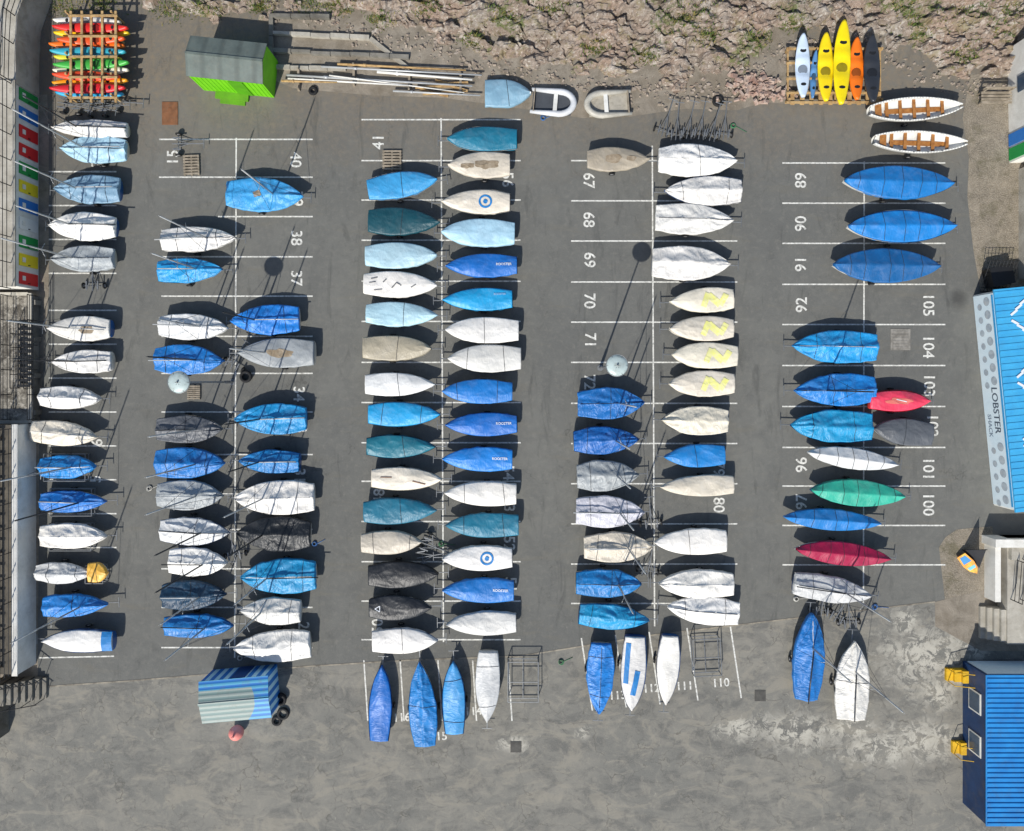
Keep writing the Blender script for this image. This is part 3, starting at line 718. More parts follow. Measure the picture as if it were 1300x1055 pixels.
# ---------------------------------------------------------------- loose trolleys
def loose(px,py,ang,L=3.2,W=1.2,group='empty launching trolleys'):
    x,y=P(px,py); r_=empty('boat_trolley',(x,y,0),math.radians(ang),label='empty galvanised launching trolley parked on asphalt',cat='trolley',group=group)
    add_trolley(r_,L,W)
for i in range(6): loose(842+i*15,166+random.uniform(-3,4),78+random.uniform(-8,8),2.4,1.0)
for i in range(5): loose(88+i*17,136+random.uniform(-4,4),random.uniform(-12,12),2.0,1.0)
for p in((1040,770,85),(1075,785,95),(1060,778,60),(232,185,0),(122,360,90),(540,705,10),(545,690,-20),(300,460,60),(300,700,100),(825,660,95),(822,720,80)): loose(*p,2.2,1.1)
def frame(px,py,w,d,h,ang):
    x,y=P(px,py,h/2); b=MB(); w/=S;d/=S
    for z in(.15,h):
        for s_ in(-1,1):
            b.tube((-w/2,s_*d/2,z),(w/2,s_*d/2,z),.03); b.tube((s_*w/2,-d/2,z),(s_*w/2,d/2,z),.03)
    for a in(-1,1):
        for c_ in(-1,1): b.tube((a*w/2,c_*d/2,0),(a*w/2,c_*d/2,h),.03)
    b.tube((-w/2,0,h),(w/2,0,h),.03); b.tube((0,-d/2,.15),(0,d/2,.15),.03)
    obj('steel_rack',b.mesh('frame',[galv]),None,(x,y,0),math.radians(ang),label='empty open steel tube boat rack',cat='rack',group='empty steel racks')
frame(664,863,38,50,.7,0); frame(896,832,34,46,.7,3); frame(123,728,22,22,.6,0)
for px,py in((85,593),(93,637),(92,681)): frame(px,py,52,34,.5,0)
def pallet(px,py,w,d,ang,mt=wood2):
    x,y=P(px,py); b=MB(); w/=S;d/=S
    for i in range(7): b.box((0,-d/2+(i+.5)*d/7,.14),(w,d/7*.62,.025))
    for i in(-1,0,1): b.box((i*w*.44,0,.07),(.1,d,.1))
    obj('wooden_pallet',b.mesh('pallet',[mt]),None,(x,y,0),math.radians(ang),label='weathered wooden pallet lying on asphalt',cat='pallet',group='wooden pallets')
pallet(244,210,20,26,2); pallet(498,204,24,26,0); pallet(247,498,16,18,0)
x,y=P(1143,431); b=MB(); b.box((x,y,.012),(1.25,1.35,.024)); 
for i in range(6): b.box((x,y-.5+i*.2,.03),(1.0,.06,.015))
obj('drain_cover',b.mesh('dc',[M('pale_iron',(150,146,138),(110,106,98),scale=3,rough=.8,bump=.4)]),label='pale square drain cover set into asphalt',cat='drain cover')
for px,py in((655,948),(965,883)):
    x,y=P(px,py); b=MB(); b.box((x,y,.016),(.7,.7,.02)); b.box((x,y,.028),(.5,.5,.01)); obj('manhole_cover',b.mesh('mc',[M('dark_iron',(86,84,79),(68,66,62),scale=3,rough=.8,bump=.4)]),label='dark square manhole cover in the paving',cat='manhole cover',group='manhole covers')
b=MB(); x,y=P(216,144); b.box((x,y,.02),(1.0,1.45,.04)); b.box((x,y+.3,.05),(.2,.04,.03))
obj('rusty_steel_plate',b.mesh('plate',[M('rust',(136,90,58),(110,72,46),scale=3,rough=.85,bump=.3,dirt=.4)]),label='rust brown steel plate on the asphalt',cat='plate')
def tyre(px,py,r_=.3,n=1):
    x,y=P(px,py)
    for i in range(n):
        b=MB(); b.torus((0,0,0),r_,.1,'Z',20,8); obj('tyre',b.mesh('tyre',[rubber],smooth=True),None,(x+i*.06,y,.1+.19*i),label='old black rubber tyre lying flat',cat='tyre',group='old tyres')
tyre(313,478,.3,2); tyre(357,886,.28,2); tyre(360,905,.3,1); tyre(352,914,.24,1); tyre(911,129,.28,1); tyre(398,116,.2,1)
b=MB(); x,y=P(301,926,.35)
n=16; vs=[];fs=[]
for i in range(9):
    t=math.pi*i/8
    for j in range(n): p=6.2832*j/n; vs.append((x+.46*math.sin(t)*math.cos(p),y-.15+.46*math.sin(t)*math.sin(p),.48-.46*math.cos(t)*1.02))
for i in range(8):
    for j in range(n): fs.append((i*n+j,i*n+(j+1)%n,(i+1)*n+(j+1)%n,(i+1)*n+j))
b.add(vs,fs); b.tube((x,y-.15,.92),(x,y-.15,1.04),.06,8); b.torus((x,y-.15,1.06),.06,.02,'Y',10,6)
obj('mooring_buoy',b.mesh('buoy',[M('pink_plastic',(236,140,130),rough=.5,bump=.05)],smooth=True),label='round pink mooring buoy with lifting eye',cat='buoy')
spars=[(366,98,600,112,.06),(368,103,520,112,.05),(430,84,592,92,.06),(410,88,612,99,.05),(480,94,600,104,.07),(360,106,430,108,.06),(500,118,610,124,.05),(420,99,590,121,.035)]
for i,(a,b1,c1,d1,rr) in enumerate(spars):
    x,y=P(a,b1);x2,y2=P(c1,d1); b=MB(); m=((x+x2)/2,(y+y2)/2); z=.3+.08*(i%2); rr*=1.3
    b.tube((x-m[0],y-m[1],0),(x2-m[0],y2-m[1],.03),rr,8,rr*.7); b.tube(((x-m[0])*.6,(y-m[1])*.6,0),((x-m[0])*.55,(y-m[1])*.55,0),rr*1.4,8)
    obj('spare_mast',b.mesh('spar',[[alum,whitewall,wood][i%3]],smooth=True),None,(*m,z),label='long pale spare mast lying on the ground',cat='mast',group='spare masts on the ground')
for px,py in((380,102),(450,96),(520,104),(585,108)):
    x,y=P(px,py); b=MB(); b.box((x,y,.12),(.14,1.4,.24)); b.box((x,y+.6,.3),(.1,.1,.2)); b.box((x,y-.6,.3),(.1,.1,.2)); obj('timber_bearer',b.mesh('tbr',[wood2]),label='rough timber bearer supporting spare masts',cat='timber',group='timber bearers')
b=MB()
x0_,y0_=P(560,112,.1)
for i in range(7): b.box((x0_+random.uniform(-1.2,1.2),y0_+random.uniform(-.4,.4),.05+.04*i),(random.uniform(1.2,2.6),.16,.04),random.uniform(-.3,.1))
obj('timber_stack',b.mesh('tm',[wood]),label='small heap of loose timber planks',cat='timber')
rc=[M('rope_blue',(60,110,170)),M('rope_white',(200,198,190)),M('rope_green',(60,120,80))]; rn=['blue','white','green']
for i,(px,py) in enumerate(((400,690),(190,620),(560,690),(690,150),(1010,760),(930,160),(1110,770),(305,835),(712,840))):
    x,y=P(px,py); b=MB()
    for j in range(3): b.torus((x+random.uniform(-.03,.03),y+random.uniform(-.03,.03),.03+.035*j),.16-.02*j,.022,'Z',16,6)
    b.tube((x+.15,y,.03),(x+.15+random.uniform(.3,.8),y+random.uniform(-.5,.5),.025),.018,5)
    obj('rope_coil',b.mesh('rc',[rc[i%3]],smooth=True),label=f'small coil of {rn[i%3]} rope lying on asphalt',cat='rope',group='coils of rope')
# ---------------------------------------------------------------- lamp posts
for px,py in((294.7,485),(762,467)):
    x,y=P(px,py); root=empty('lamp_post',(x,y,0),0,label='tall slim lamp post with round disc head',cat='lamp post',group='boat park lamp posts')
    b=MB(); b.tube((0,0,0),(0,0,1.1),.1,12,.09); b.tube((0,0,1.1),(0,0,6.9),.065,12,.045); b.tube((0,0,0),(0,0,.04),.2,12)
    obj('pole',b.mesh('pole',[galv],smooth=False),root)
    b=MB(); n=28
    rings=[(.0,7.2),(.2,7.19),(.4,7.15),(.56,7.08),(.6,7.02),(.58,6.98),(.2,6.9),(0.001,6.88)]
    vs=[(r_*math.cos(6.2832*j/n),r_*math.sin(6.2832*j/n),z) for r_,z in rings for j in range(n)]
    fs=[(i*n+j,i*n+(j+1)%n,(i+1)*n+(j+1)%n,(i+1)*n+j) for i in range(len(rings)-1) for j in range(n)]
    b.add(vs,fs); b.torus((0,0,7.07),.585,.02,'Z',28,6,mi=1); b.tube((0,0,7.18),(0,0,7.3),.05,8,mi=1)
    for j in range(6): b.tube((.1*math.cos(j*1.047),.1*math.sin(j*1.047),7.2),(.56*math.cos(j*1.047),.56*math.sin(j*1.047),7.09),.012,4,mi=1)
    obj('lamp_head',b.mesh('lamp',[M('lamp_disc',(190,206,204),rough=.4,bump=.1,dirt=.5),galv],smooth=True),root)
# ---------------------------------------------------------------- buildings
def corr(name,col,freq=18,axis=0,dirt=.3):
    k=N(name); v=k.coord(False); c=lin(col)
    sp=k.new('ShaderNodeSeparateXYZ'); k.link(v,sp.inputs[0])
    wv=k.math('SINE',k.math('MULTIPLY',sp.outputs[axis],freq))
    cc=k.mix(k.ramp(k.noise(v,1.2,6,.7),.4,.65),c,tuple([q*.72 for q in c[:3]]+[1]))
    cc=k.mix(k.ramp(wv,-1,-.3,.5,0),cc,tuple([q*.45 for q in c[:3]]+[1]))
    cc=k.mix(k.ramp(k.noise(v,3,6,.75),.52,.7,0,dirt),cc,lin((120,116,100)))
    k.setv(k.b.inputs['Base Color'],cc); k.b.inputs['Roughness'].default_value=.55
    k.bump(wv,.6,.03); return k.m
lime=M('lime_paint',(120,206,14),(104,188,10),scale=1,rough=.6,bump=.15)
x,y=P(284,72,2.4); root=empty('green_shed',(x+.1,y-.1,0),math.radians(-6),label='lime green timber shed with dark felt roof',cat='shed')
b=MB(); b.box((0,0,1.1),(4.5,2.3,2.2)); b.add([(-2.25,-1.15,2.2),(-2.25,1.15,2.2),(-2.25,0,2.6)],[(0,1,2)]); b.add([(2.25,-1.15,2.2),(2.25,1.15,2.2),(2.25,0,2.6)],[(0,2,1)])
for i in range(16): b.box((-2.12+i*.282,-1.16,1.1),(.02,.03,2.15))
obj('wall',b.mesh('wall',[lime]),root)
b=MB()
for s_ in(-1,1):
    b.add([(-2.32,0,2.66),(2.32,0,2.66),(2.32,s_*1.22,2.24),(-2.32,s_*1.22,2.24),(-2.32,0,2.6),(2.32,0,2.6),(2.32,s_*1.22,2.18),(-2.32,s_*1.22,2.18)],[(0,1,2,3),(4,7,6,5),(0,4,5,1),(3,2,6,7),(1,5,6,2),(0,3,7,4)])
b.box((0,0,2.67),(4.64,.14,.04))
obj('roof',b.mesh('roof',[corr('grey_felt',(104,114,108),6,0)]),root)
b=MB(); b.box((.5,-1.19,1.0),(.9,.04,1.9)); obj('door',b.mesh('door',[M('lime_door',(84,160,10),rough=.6,bump=.1)]),root)
x,y=P(296,118); b=MB(); b.box((x,y,.08),(2.1,.95,.16),math.radians(-6)); b.box((x,y-.6,.04),(1.6,.3,.08),math.radians(-6))
obj('green_step_platform',b.mesh('plat',[M('lime_deck',(100,160,20),rough=.8,bump=.3,dirt=.2)]),label='lime green painted step in front of the shed',cat='step')
k=N('blue_stripes'); v=k.coord(False); sp=k.new('ShaderNodeSeparateXYZ'); k.link(v,sp.inputs[0])
w_=k.math('SINE',k.math('MULTIPLY',k.math('ADD',sp.outputs[0],sp.outputs[1]),11))
k.setv(k.b.inputs['Base Color'],k.mix(k.ramp(w_,-.05,.05),lin((30,116,196)),lin((176,218,236)))); k.b.inputs['Roughness'].default_value=.6; strp=k.m
k=N('striped_roof'); v=k.coord(False); sp=k.new('ShaderNodeSeparateXYZ'); k.link(v,sp.inputs[0])
wv=k.math('SINE',k.math('MULTIPLY',sp.outputs[1],20)); base=k.mix(k.ramp(wv,-.3,.3),lin((110,134,132)),lin((150,162,156)))
bs=k.mix(k.ramp(wv,-.1,.1),lin((30,112,186)),lin((84,164,196)))
bend=k.math('ADD',sp.outputs[0],k.math('MULTIPLY',k.math('POWER',k.math('ABSOLUTE',sp.outputs[1]),2),.35))
cc=k.mix(k.math('MAXIMUM',k.ramp(bend,1.25,1.3),k.ramp(sp.outputs[1],.72,.75)),base,bs)
cc=k.mix(k.ramp(k.noise(v,2.5,6,.75),.5,.7,0,.35),cc,lin((112,112,100)))
k.setv(k.b.inputs['Base Color'],cc); k.b.inputs['Roughness'].default_value=.6; k.bump(wv,.4,.02); strroof=k.m
x,y=P(297,890,2.0); root=empty('striped_shed',(x,y,0),math.radians(5),label='small shed with blue striped walls and grey roof',cat='shed')
b=MB(); b.box((0,0,.9),(4.1,2.5,1.8)); obj('wall',b.mesh('wall',[strp]),root)
b=MB()
for s_ in(-1,1):
    b.add([(-2.12,0,2.1),(2.12,0,2.1),(2.12,s_*1.28,1.83),(-2.12,s_*1.28,1.83),(-2.12,0,2.04),(2.12,0,2.04),(2.12,s_*1.28,1.79),(-2.12,s_*1.28,1.79)],[(0,1,2,3),(4,7,6,5),(0,4,5,1),(3,2,6,7),(1,5,6,2),(0,3,7,4)])
b.box((0,0,2.11),(4.3,.12,.04))
obj('roof',b.mesh('roof',[strroof]),root)
b=MB(); b.add([(2.06,-1.25,1.8),(2.06,1.25,1.8),(2.06,0,2.06)],[(0,1,2)]); b.add([(-2.06,-1.25,1.8),(-2.06,1.25,1.8),(-2.06,0,2.06)],[(0,1,2)]); obj('gable',b.mesh('gable',[strp]),root)
b=MB(); b.box((.2,1.27,.85),(.9,.05,1.65)); obj('door',b.mesh('door',[M('blue_door',(24,70,130),rough=.5,bump=.05)]),root)
def railing(pts,h,label,mt=blackm,step=1.4,name='railing'):
    b=MB()
    for a,c_ in zip(pts[:-1],pts[1:]):
        a=Vector(a);c_=Vector(c_);d=c_-a;n=max(1,int(d.length/step))
        for zz in(.35,.7,h): b.tube(a+Vector((0,0,zz)),c_+Vector((0,0,zz)),.022,5)
        for i in range(n+1): p=a+d*i/n; b.tube(p,p+Vector((0,0,h)),.03,5)
    return obj(name,b.mesh('rail',[mt]),label=label,cat='railing')
def yw(py): return (483-py)/S
XW=-30.05
root=empty('beach_hut_terrace',(XW,yw(245),0),0,label='terrace of white huts with brightly coloured doors',cat='beach hut')
hl=(372-125)/S
b=MB(); b.box((-3,0,1.05),(6,hl,2.1)); obj('wall',b.mesh('wall',[whitewall]),root)
b=MB(); b.box((-3.0,0,2.16),(6.14,hl+.1,.12)); obj('roof',b.mesh('roof',[conc]),root)
dc=[('green',(20,150,70)),('blue',(40,120,200)),('red',(215,35,40)),('red',(205,30,40)),('green',(20,150,70)),('yellow',(240,215,40)),('blue',(50,130,215)),('white',(225,225,220)),('green',(30,160,70)),('yellow',(240,220,50)),('red',(215,40,40))]
n=len(dc)
for i,(nm,cc) in enumerate(dc):
    yy=hl/2-(i+.5)*hl/n
    mt=M('door_'+nm,cc,rough=.5,bump=.1,var=.08)
    b=MB(); b.box((.03,yy,.95),(.05,hl/n*.66,1.65)); d_=obj('door',b.mesh('door',[mt]),root); d_['label']=nm+' painted hut door'
    b=MB(); b.box((.07,yy,1.4),(.03,.28,.26)); obj('window',b.mesh('win',[whitewall]),d_)
    b=MB(); b.box((.08,yy-.28,.95),(.04,.05,.14)); obj('handle',b.mesh('hd',[blackm]),d_)
railing([(XW-.15,yw(372),2.22),(XW-.15,yw(125),2.22)],1.0,'black metal railing along the hut roof')
railing([(XW-1.9,yw(372),2.22),(XW-1.9,yw(125),2.22)],1.0,'black metal railing along the promenade')
b=MB()
pp=[(-60,-400),(70,-400),(70,-10),(52,40),(50,75),(50,124),(-60,124)]
vs=[(*P(a,c_),0) for a,c_ in pp]+[(*P(a,c_),2.1) for a,c_ in pp]; n=len(pp)
b.add(vs,[tuple(range(n,2*n))]+[(i,(i+1)%n,n+(i+1)%n,n+i) for i in range(n)])
obj('promenade',b.mesh('prom',[conc]),label='raised pale concrete promenade behind sea wall',kind='structure',cat='promenade')
railing([(*P(46,122),2.1),(*P(47,76),2.1),(*P(49,42),2.1),(*P(66,-8),2.1)],1.0,'black railing along the curved promenade edge')
railing([(*P(26,122),2.1),(*P(27,60),2.1),(*P(35,20),2.1),(*P(42,-8),2.1)],1.0,'inner black railing on the promenade')
k=N('weathered_roof'); v=k.coord(False)
f2=k.noise(v,1.1,8,.8,.6); c=k.mix(k.ramp(f2,.4,.6),lin((78,74,66)),lin((150,144,132)))
c=k.mix(k.ramp(k.noise(v,3.5,7,.8),.52,.6,0,.8),c,lin((178,172,160))); c=k.mix(k.ramp(k.noise(v,.5,5,.7,1),.5,.6,0,.7),c,lin((62,56,48)))
k.setv(k.b.inputs['Base Color'],c); k.b.inputs['Roughness'].default_value=.95; k.bump(f2,.8,.05)
root=empty('flat_roof_store',(-30,yw(455),0),0,label='low store with dark weathered flat roof and parapet',cat='store')
b=MB(); b.box((-4.75,0,.3),(9.5,7.9,.6)); obj('wall',b.mesh('terr',[dconc]),root)
b=MB(); b.box((-4.75,0,.64),(9.6,8.0,.06)); obj('roof',b.mesh('rf',[k.m]),root)
b=MB(); b.box((-.08,0,.72),(.2,8.1,.1)); b.box((-4.8,4.0,.72),(9.2,.2,.1)); b.box((-4.8,-4.0,.72),(9.2,.2,.1)); obj('parapet',b.mesh('pp',[conc]),root)
for i in range(4):
    b=MB(); b.box((.1,3.5-i*2.3,.3),(.1,.3,.6)); obj('bracket',b.mesh('br',[dconc]),root)
b=MB()
x,y=P(33,450,.7)
for i in range(12): b.box((x,y+1.95-i*.355,.78+.01*i),(.8,.16,.03))
for s_ in(-1,1):
    b.tube((x+s_*.42,y+2.1,.8),(x+s_*.42,y-2.1,.8),.04); b.tube((x+s_*.42,y+2.1,1.5),(x+s_*.42,y-2.1,1.5),.03)
    for i in range(6): b.tube((x+s_*.42,y+2.1-i*.84,.68),(x+s_*.42,y+2.1-i*.84,1.5),.025)
obj('metal_walkway',b.mesh('ww',[blackm]),label='black metal walkway with handrails on the roof',cat='walkway')
railing([(*P(47,376,.7),.68),(*P(47,532,.7),.68)],.9,'dark railing along the flat roof edge')
railing([(*P(14,376,.7),.68),(*P(14,532,.7),.68)],.9,'dark railing crossing the flat roof')
root=empty('retaining_wall',(XW-.15,yw(690),0),0,label='long white rendered retaining wall with dark deck behind',cat='wall')
ll=(845-540)/S
b=MB(); b.box((-.12,0,.85),(.24,ll,1.7)); b.box((-.12,0,1.73),(.34,ll+.1,.07)); obj('wall',b.mesh('w',[whitewall]),root)
b=MB(); b.box((-4.3,0,.8),(8.1,ll,1.6)); obj('deck',b.mesh('d',[M('dark_deck',(104,97,86),(70,66,58),scale=1,rough=.9,bump=.4,dirt=.5)]),root)
railing([(XW-.5,yw(843),1.6),(XW-.5,yw(542),1.6)],1.05,'black railing on top of the white wall')
railing([(XW-1.7,yw(843),1.6),(XW-1.7,yw(542),1.6)],1.05,'second black railing along the deck walkway')
b=MB()
for i in range(20):
    b.box((XW-1.9,yw(548)-i*.76,2.0),(1.6,.09,.1))
for q in(-1.2,-2.6): b.box((XW+q,yw(692),1.92),(.1,14.8,.08)); 
for i in range(5):
    for q in(-1.2,-2.6): b.box((XW+q,yw(553)-i*3.5,1.74),(.09,.09,.3))
obj('timber_pergola',b.mesh('perg',[M('brown_timber',(132,106,82),(100,80,60),scale=3,rough=.85,bump=.3)]),label='low brown slatted timber frame on the deck',cat='pergola')
x,y=P(30,872)
root=empty('concrete_staircase',(0,0,0),0,label='concrete steps with black handrails beside the wall',cat='staircase')
b2=MB()
for i in range(9): b2.box((x+1.4-i*.32,y,.09*(i+1)),(.3,1.3,.18*(i+1)))
obj('steps',b2.mesh('st',[dconc]),root)
b2=MB()
for s_ in(-1,1):
    b2.tube((x+1.5,y+s_*.68,1.0),(x-1.3,y+s_*.68,2.6),.03)
    for i in range(5): b2.tube((x+1.4-i*.64,y+s_*.68,.1),(x+1.4-i*.64,y+s_*.68,1.05+.37*i),.022)
obj('handrail',b2.mesh('hr',[blackm]),root)
b=MB(); b.box((-36.2,yw(905),.5),(8.6,2.4,1.0)); obj('low_concrete_block',b.mesh('lb',[dconc]),label='low dark concrete block beside the steps',cat='wall')
# kiosk
def facetext(root,s,size,lx,y0,z,mt,nm='lettering'):
    vs,fs=textmesh(s,size,.008); b=MB(); b.add([(lx,y0-p.x,z+p.y) for p in vs],fs); obj(nm,b.mesh('tx',[mt],recalc=False),root)
x,y=P(1249,508); rz=math.radians(5.6); root=empty('seafood_kiosk',(x,y,0),rz,label='long kiosk with white printed front and blue roof',cat='kiosk')
KH=1.85
b=MB(); b.box((2.2,0,KH/2),(4.4,13.4,KH)); obj('wall',b.mesh('w',[whitewall]),root)
shopm=M('shop_panel_white',(226,238,242),(212,230,238),scale=.6,rough=.5,bump=0,var=.05)
b=MB(); b.box((-.03,0,KH/2),(.05,13.2,KH-.05)); obj('front_panel',b.mesh('fp',[shopm]),root)
kt=M('sign_black',(84,96,110),rough=.5,bump=0); kb=M('sign_blue',(60,160,215),rough=.5,bump=0)
facetext(root,'LOBSTER',.72,-.062,-.6,1.1,kt); facetext(root,'SHACK',.45,-.062,-1.6,.45,M('sign_grey',(140,155,170),rough=.5,bump=0))
for i in range(16):
    yy=6.15-i*.82
    if -2.6<yy<1.2: continue
    for z,rr in((1.2,.27),(.55,.2)):
        b=MB(); n=18; yy2=yy-(.3 if z<1 else 0); b.add([(-.064,yy2+rr*math.cos(6.2832*j/n),z+rr*math.sin(6.2832*j/n)) for j in range(n)],[tuple(range(n))])
        obj('round_picture',b.mesh('rp',[M('picture_grey',(182,192,198),(150,162,172),scale=3,rough=.5,bump=0,dirt=.4,dcol=(205,190,172))],recalc=False),root)
b=MB(); b.box((-.066,0,KH-.12),(.012,13.0,.16)); obj('sign_border',b.mesh('sb',[kb]),root)
b=MB(); b.box((2.2,0,KH+.04),(4.5,13.6,.1)); 
for i in range(34): b.box((2.2,-6.6+i*.4,KH+.105),(4.5,.1,.03))
obj('roof',b.mesh('r',[M('blue_roof_sheet',(66,170,218),(56,156,208),scale=1,rough=.55,bump=0,dirt=.12,var=.1)]),root)
for y0 in(5.0,1.2,-2.6):
    b=MB()
    for s_ in(-1,1):
        for q in range(3): b.box((1.0+.3*q,y0+s_*(.3+.3*q),KH+.145+.003*q+(.001 if s_>0 else 0)),(.5,.14,.012),s_*.6)
    obj('roof_emblem',b.mesh('re',[wlet]),root)
# cabin
x,y=P(1222,839); root=empty('blue_container_office',(x,y,0),0,label='blue site cabin with pale panel and ribbed roof',cat='cabin')
b=MB(); b.box((3.2,-4.5,1.1),(6.4,9,2.2)); obj('wall',b.mesh('w',[M('navy_cladding',(26,60,104),(18,46,84),scale=1,rough=.5,bump=.1,dirt=.3)]),root)
b=MB(); b.box((3.2,-4.5,2.23),(6.5,9.1,.06))
for i in range(30): b.box((3.2,-.2-i*.3,2.28),(6.4,.12,.06))
obj('roof',b.mesh('r',[M('blue_container_roof',(38,140,208),(30,122,192),scale=1,rough=.5,bump=0,dirt=.25)]),root)
for yy in(-2.0,-4.6):
    b=MB(); b.box((-.02,yy,1.2),(.06,1.3,1.1)); w_=obj('window',b.mesh('wi',[whitewall]),root)
    b=MB(); b.box((-.06,yy,1.2),(.03,1.1,.9)); obj('pane',b.mesh('pa',[M('glass_dark',(66,84,104),rough=.15,bump=0)]),w_)
b=MB(); b.box((2.4,.03,1.1),(4.4,.05,1.9)); obj('white_sign',b.mesh('s',[shopm]),root)
ym=M('yellow_paint',(228,184,30),(200,156,24),scale=2,rough=.6,bump=.1,dirt=.2)
for px,py in((1211,855),(1219,947)):
    x,y=P(px,py); b=MB()
    for i in range(3): b.box((x-.4+i*.4,y,.1+.1*i),(.4,.75,.2+.2*i))
    for s_ in(-1,1): b.tube((x-.5,y+s_*.4,.9),(x+.6,y+s_*.4,1.2),.025); b.tube((x-.5,y+s_*.4,0),(x-.5,y+s_*.4,.9),.025); b.tube((x+.6,y+s_*.4,0),(x+.6,y+s_*.4,1.2),.025)
    obj('yellow_steps',b.mesh('ys',[ym]),label='small bright yellow access steps with handrails',cat='steps',group='yellow access steps')
b=MB(); x,y=P(1290,684); b.box((x+.6,y,.65),(5.6,.5,1.3)); obj('white_boundary_wall',b.mesh('bw',[whitewall]),label='thick white painted wall by the kiosk',cat='wall')
b=MB(); x,y=P(1253,722); b.box((x,y,.5),(.35,3.6,1.0)); obj('white_boundary_wall',b.mesh('bw',[whitewall]),label='low white painted wall beside the platform',cat='wall')
b=MB(); x,y=P(1312,745); b.box((x,y,.45),(4.6,6.6,.9)); 
for i in range(4): b.box((x-2.45-i*.3,y-2.2,.4-.1*i),(.3,2.0,.8-.2*i))
b.box((x-2.0,y+2.4,.6),(.5,.8,1.2)); obj('concrete_platform',b.mesh('cp',[conc]),label='raised pale concrete platform with low steps',cat='platform')
railing([(*P(1274,705),.9),(*P(1270,755),.9)],1.0,'black handrail on the concrete platform')
railing([(*P(1285,705),.9),(*P(1282,755),.9)],1.0,'black handrail on the concrete platform')
x,y=P(1226,714); root=empty('display_board',(x,y,0),math.radians(-48),label='pointed orange and blue board with dark triangular sail',cat='board')
def outl(sx,sy): return [(-.85*sx,-.28*sy),(-.85*sx,.28*sy),(0,.36*sy),(.55*sx,.26*sy),(.95*sx,0),(.55*sx,-.26*sy),(0,-.36*sy)]
R=Matrix.Rotation(.35,4,'X')
def slab(pts,z0,z1,mt,nm):
    b=MB(); n=len(pts); vs=[R@Vector((a,c_,z0))+Vector((0,0,.25)) for a,c_ in pts]+[R@Vector((a,c_,z1))+Vector((0,0,.25)) for a,c_ in pts]
    b.add(vs,[tuple(range(n)),tuple(range(n,2*n))]+[(i,(i+1)%n,n+(i+1)%n,n+i) for i in range(n)]); obj(nm,b.mesh(nm,[mt]),root)
slab(outl(.85,1.0),0,.08,M('board_orange',(236,130,40),(226,190,60),scale=3,rough=.5,bump=0),'panel')
slab([(-.6,-.18),(-.6,.18),(-.1,.26),(-.1,-.26)],.083,.09,M('board_blue',(40,140,205),rough=.5,bump=0),'blue_stripe')
slab([(.2,-.24),(.2,.24),(.4,.2),(.4,-.2)],.083,.09,M('board_cyan',(110,200,220),rough=.5,bump=0),'pale_stripe')
b=MB(); b.add([(-.75,.35,.05),(.8,.4,.05),(-.7,1.0,1.5),(-.75,.37,.05),(.8,.42,.05),(-.7,1.02,1.5)],[(0,1,2),(3,5,4),(0,3,4,1),(1,4,5,2),(2,5,3,0)]); b.tube((-.74,.36,0),(-.7,1.0,1.6),.025,6); obj('sail',b.mesh('sl',[M('dark_sail',(40,42,48),rough=.7)]),root)
x,y=P(1280,135); root=empty('white_hut',(x,y,0),math.radians(1),label='white rendered hut with blue and green doors',cat='hut')
b=MB(); b.box((2.5,0,1.1),(5,7.2,2.2)); obj('wall',b.mesh('w',[whitewall]),root)
b=MB(); b.box((2.5,0,2.25),(5.2,7.4,.12)); obj('roof',b.mesh('r',[conc]),root)
for yy,mt in((-2.2,M('door_blue',(50,120,200))),(-3.1,M('door_green',(30,150,70)))):
    b=MB(); b.box((-.03,yy,1.0),(.05,.75,1.9)); obj('door',b.mesh('d',[mt]),root)
b=MB(); b.box((-.03,1,1.3),(.05,1.0,.8)); obj('window',b.mesh('d',[M('glass_dark',(50,62,74))]),root)
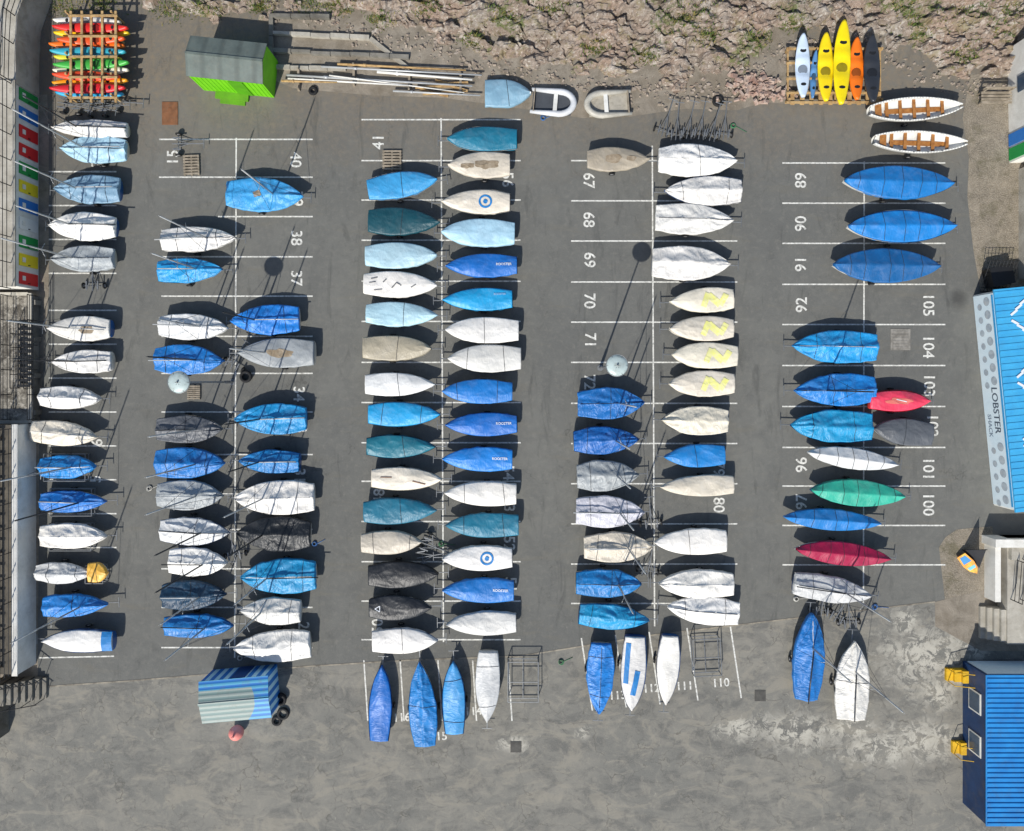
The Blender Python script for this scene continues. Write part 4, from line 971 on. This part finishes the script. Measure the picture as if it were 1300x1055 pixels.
x,y=P(1295,285); b=MB(); b.box((x+.6,y,1.0),(1.4,7.0,2.0)); b.box((x+.5,y,2.03),(1.6,7.1,.08)); obj('sea_wall',b.mesh('sw',[conc]),label='tall rough concrete sea wall beside the verge',cat='wall')
x,y=P(1258,127); b=MB()
for i in range(4): b.box((x,y-.35+i*.2,.5),(1.9,.14,.05))
for i in range(2): b.box((x,y+.42,.7+i*.2),(1.9,.05,.13))
for s_ in(-1,1):
    b.box((x+s_*.8,y-.3,.24),(.1,.08,.48)); b.box((x+s_*.8,y+.36,.45),(.1,.08,.9))
obj('garden_bench',b.mesh('bn',[wood2]),label='weathered slatted wooden bench on gravel',cat='bench')
x,y=P(1262,352); b=MB()
for i in range(9): b.tube((x-.9+i*.22,y-.9,.02),(x-.9+i*.22,y+.9,1.0),.02,4)
for i in range(9): b.tube((x-.9,y-.9+i*.22,.02+i*.12),(x+.9,y-.9+i*.22,.02+i*.12),.02,4)
b.box((x,y,.4),(1.4,1.2,.8),.2)
obj('netted_crate',b.mesh('nc',[blackm]),label='black netting covered crate near the kiosk',cat='crate')
# ---------------------------------------------------------------- light, sky, camera
el=math.radians(42); sv=Vector((-.337*math.cos(el),-.9415*math.cos(el),math.sin(el)))
ld=bpy.data.lights.new('sun','SUN'); ld.energy=4.8; ld.angle=math.radians(.5); ld.color=(1,.96,.89)
lo=bpy.data.objects.new('sun',ld); COL.objects.link(lo); lo.rotation_euler=sv.to_track_quat('Z','Y').to_euler()
w=bpy.data.worlds.new('World'); sc.world=w; w.use_nodes=True
sk=w.node_tree.nodes.new('ShaderNodeTexSky'); sk.sky_type='NISHITA'; sk.sun_disc=False; sk.sun_elevation=el; sk.sun_rotation=math.atan2(sv.x,sv.y)
bg=w.node_tree.nodes['Background']; bg.inputs[1].default_value=.12; w.node_tree.links.new(sk.outputs[0],bg.inputs[0])
cam=bpy.data.cameras.new('camera'); co=bpy.data.objects.new('camera',cam); COL.objects.link(co)
co.location=(0,0,H); cam.sensor_width=36; cam.lens=36*H/65.0; cam.shift_y=-44.5/1300; cam.clip_end=1000
sc.camera=co
sc.view_settings.view_transform='Standard'; sc.view_settings.look='None'; sc.view_settings.exposure=0
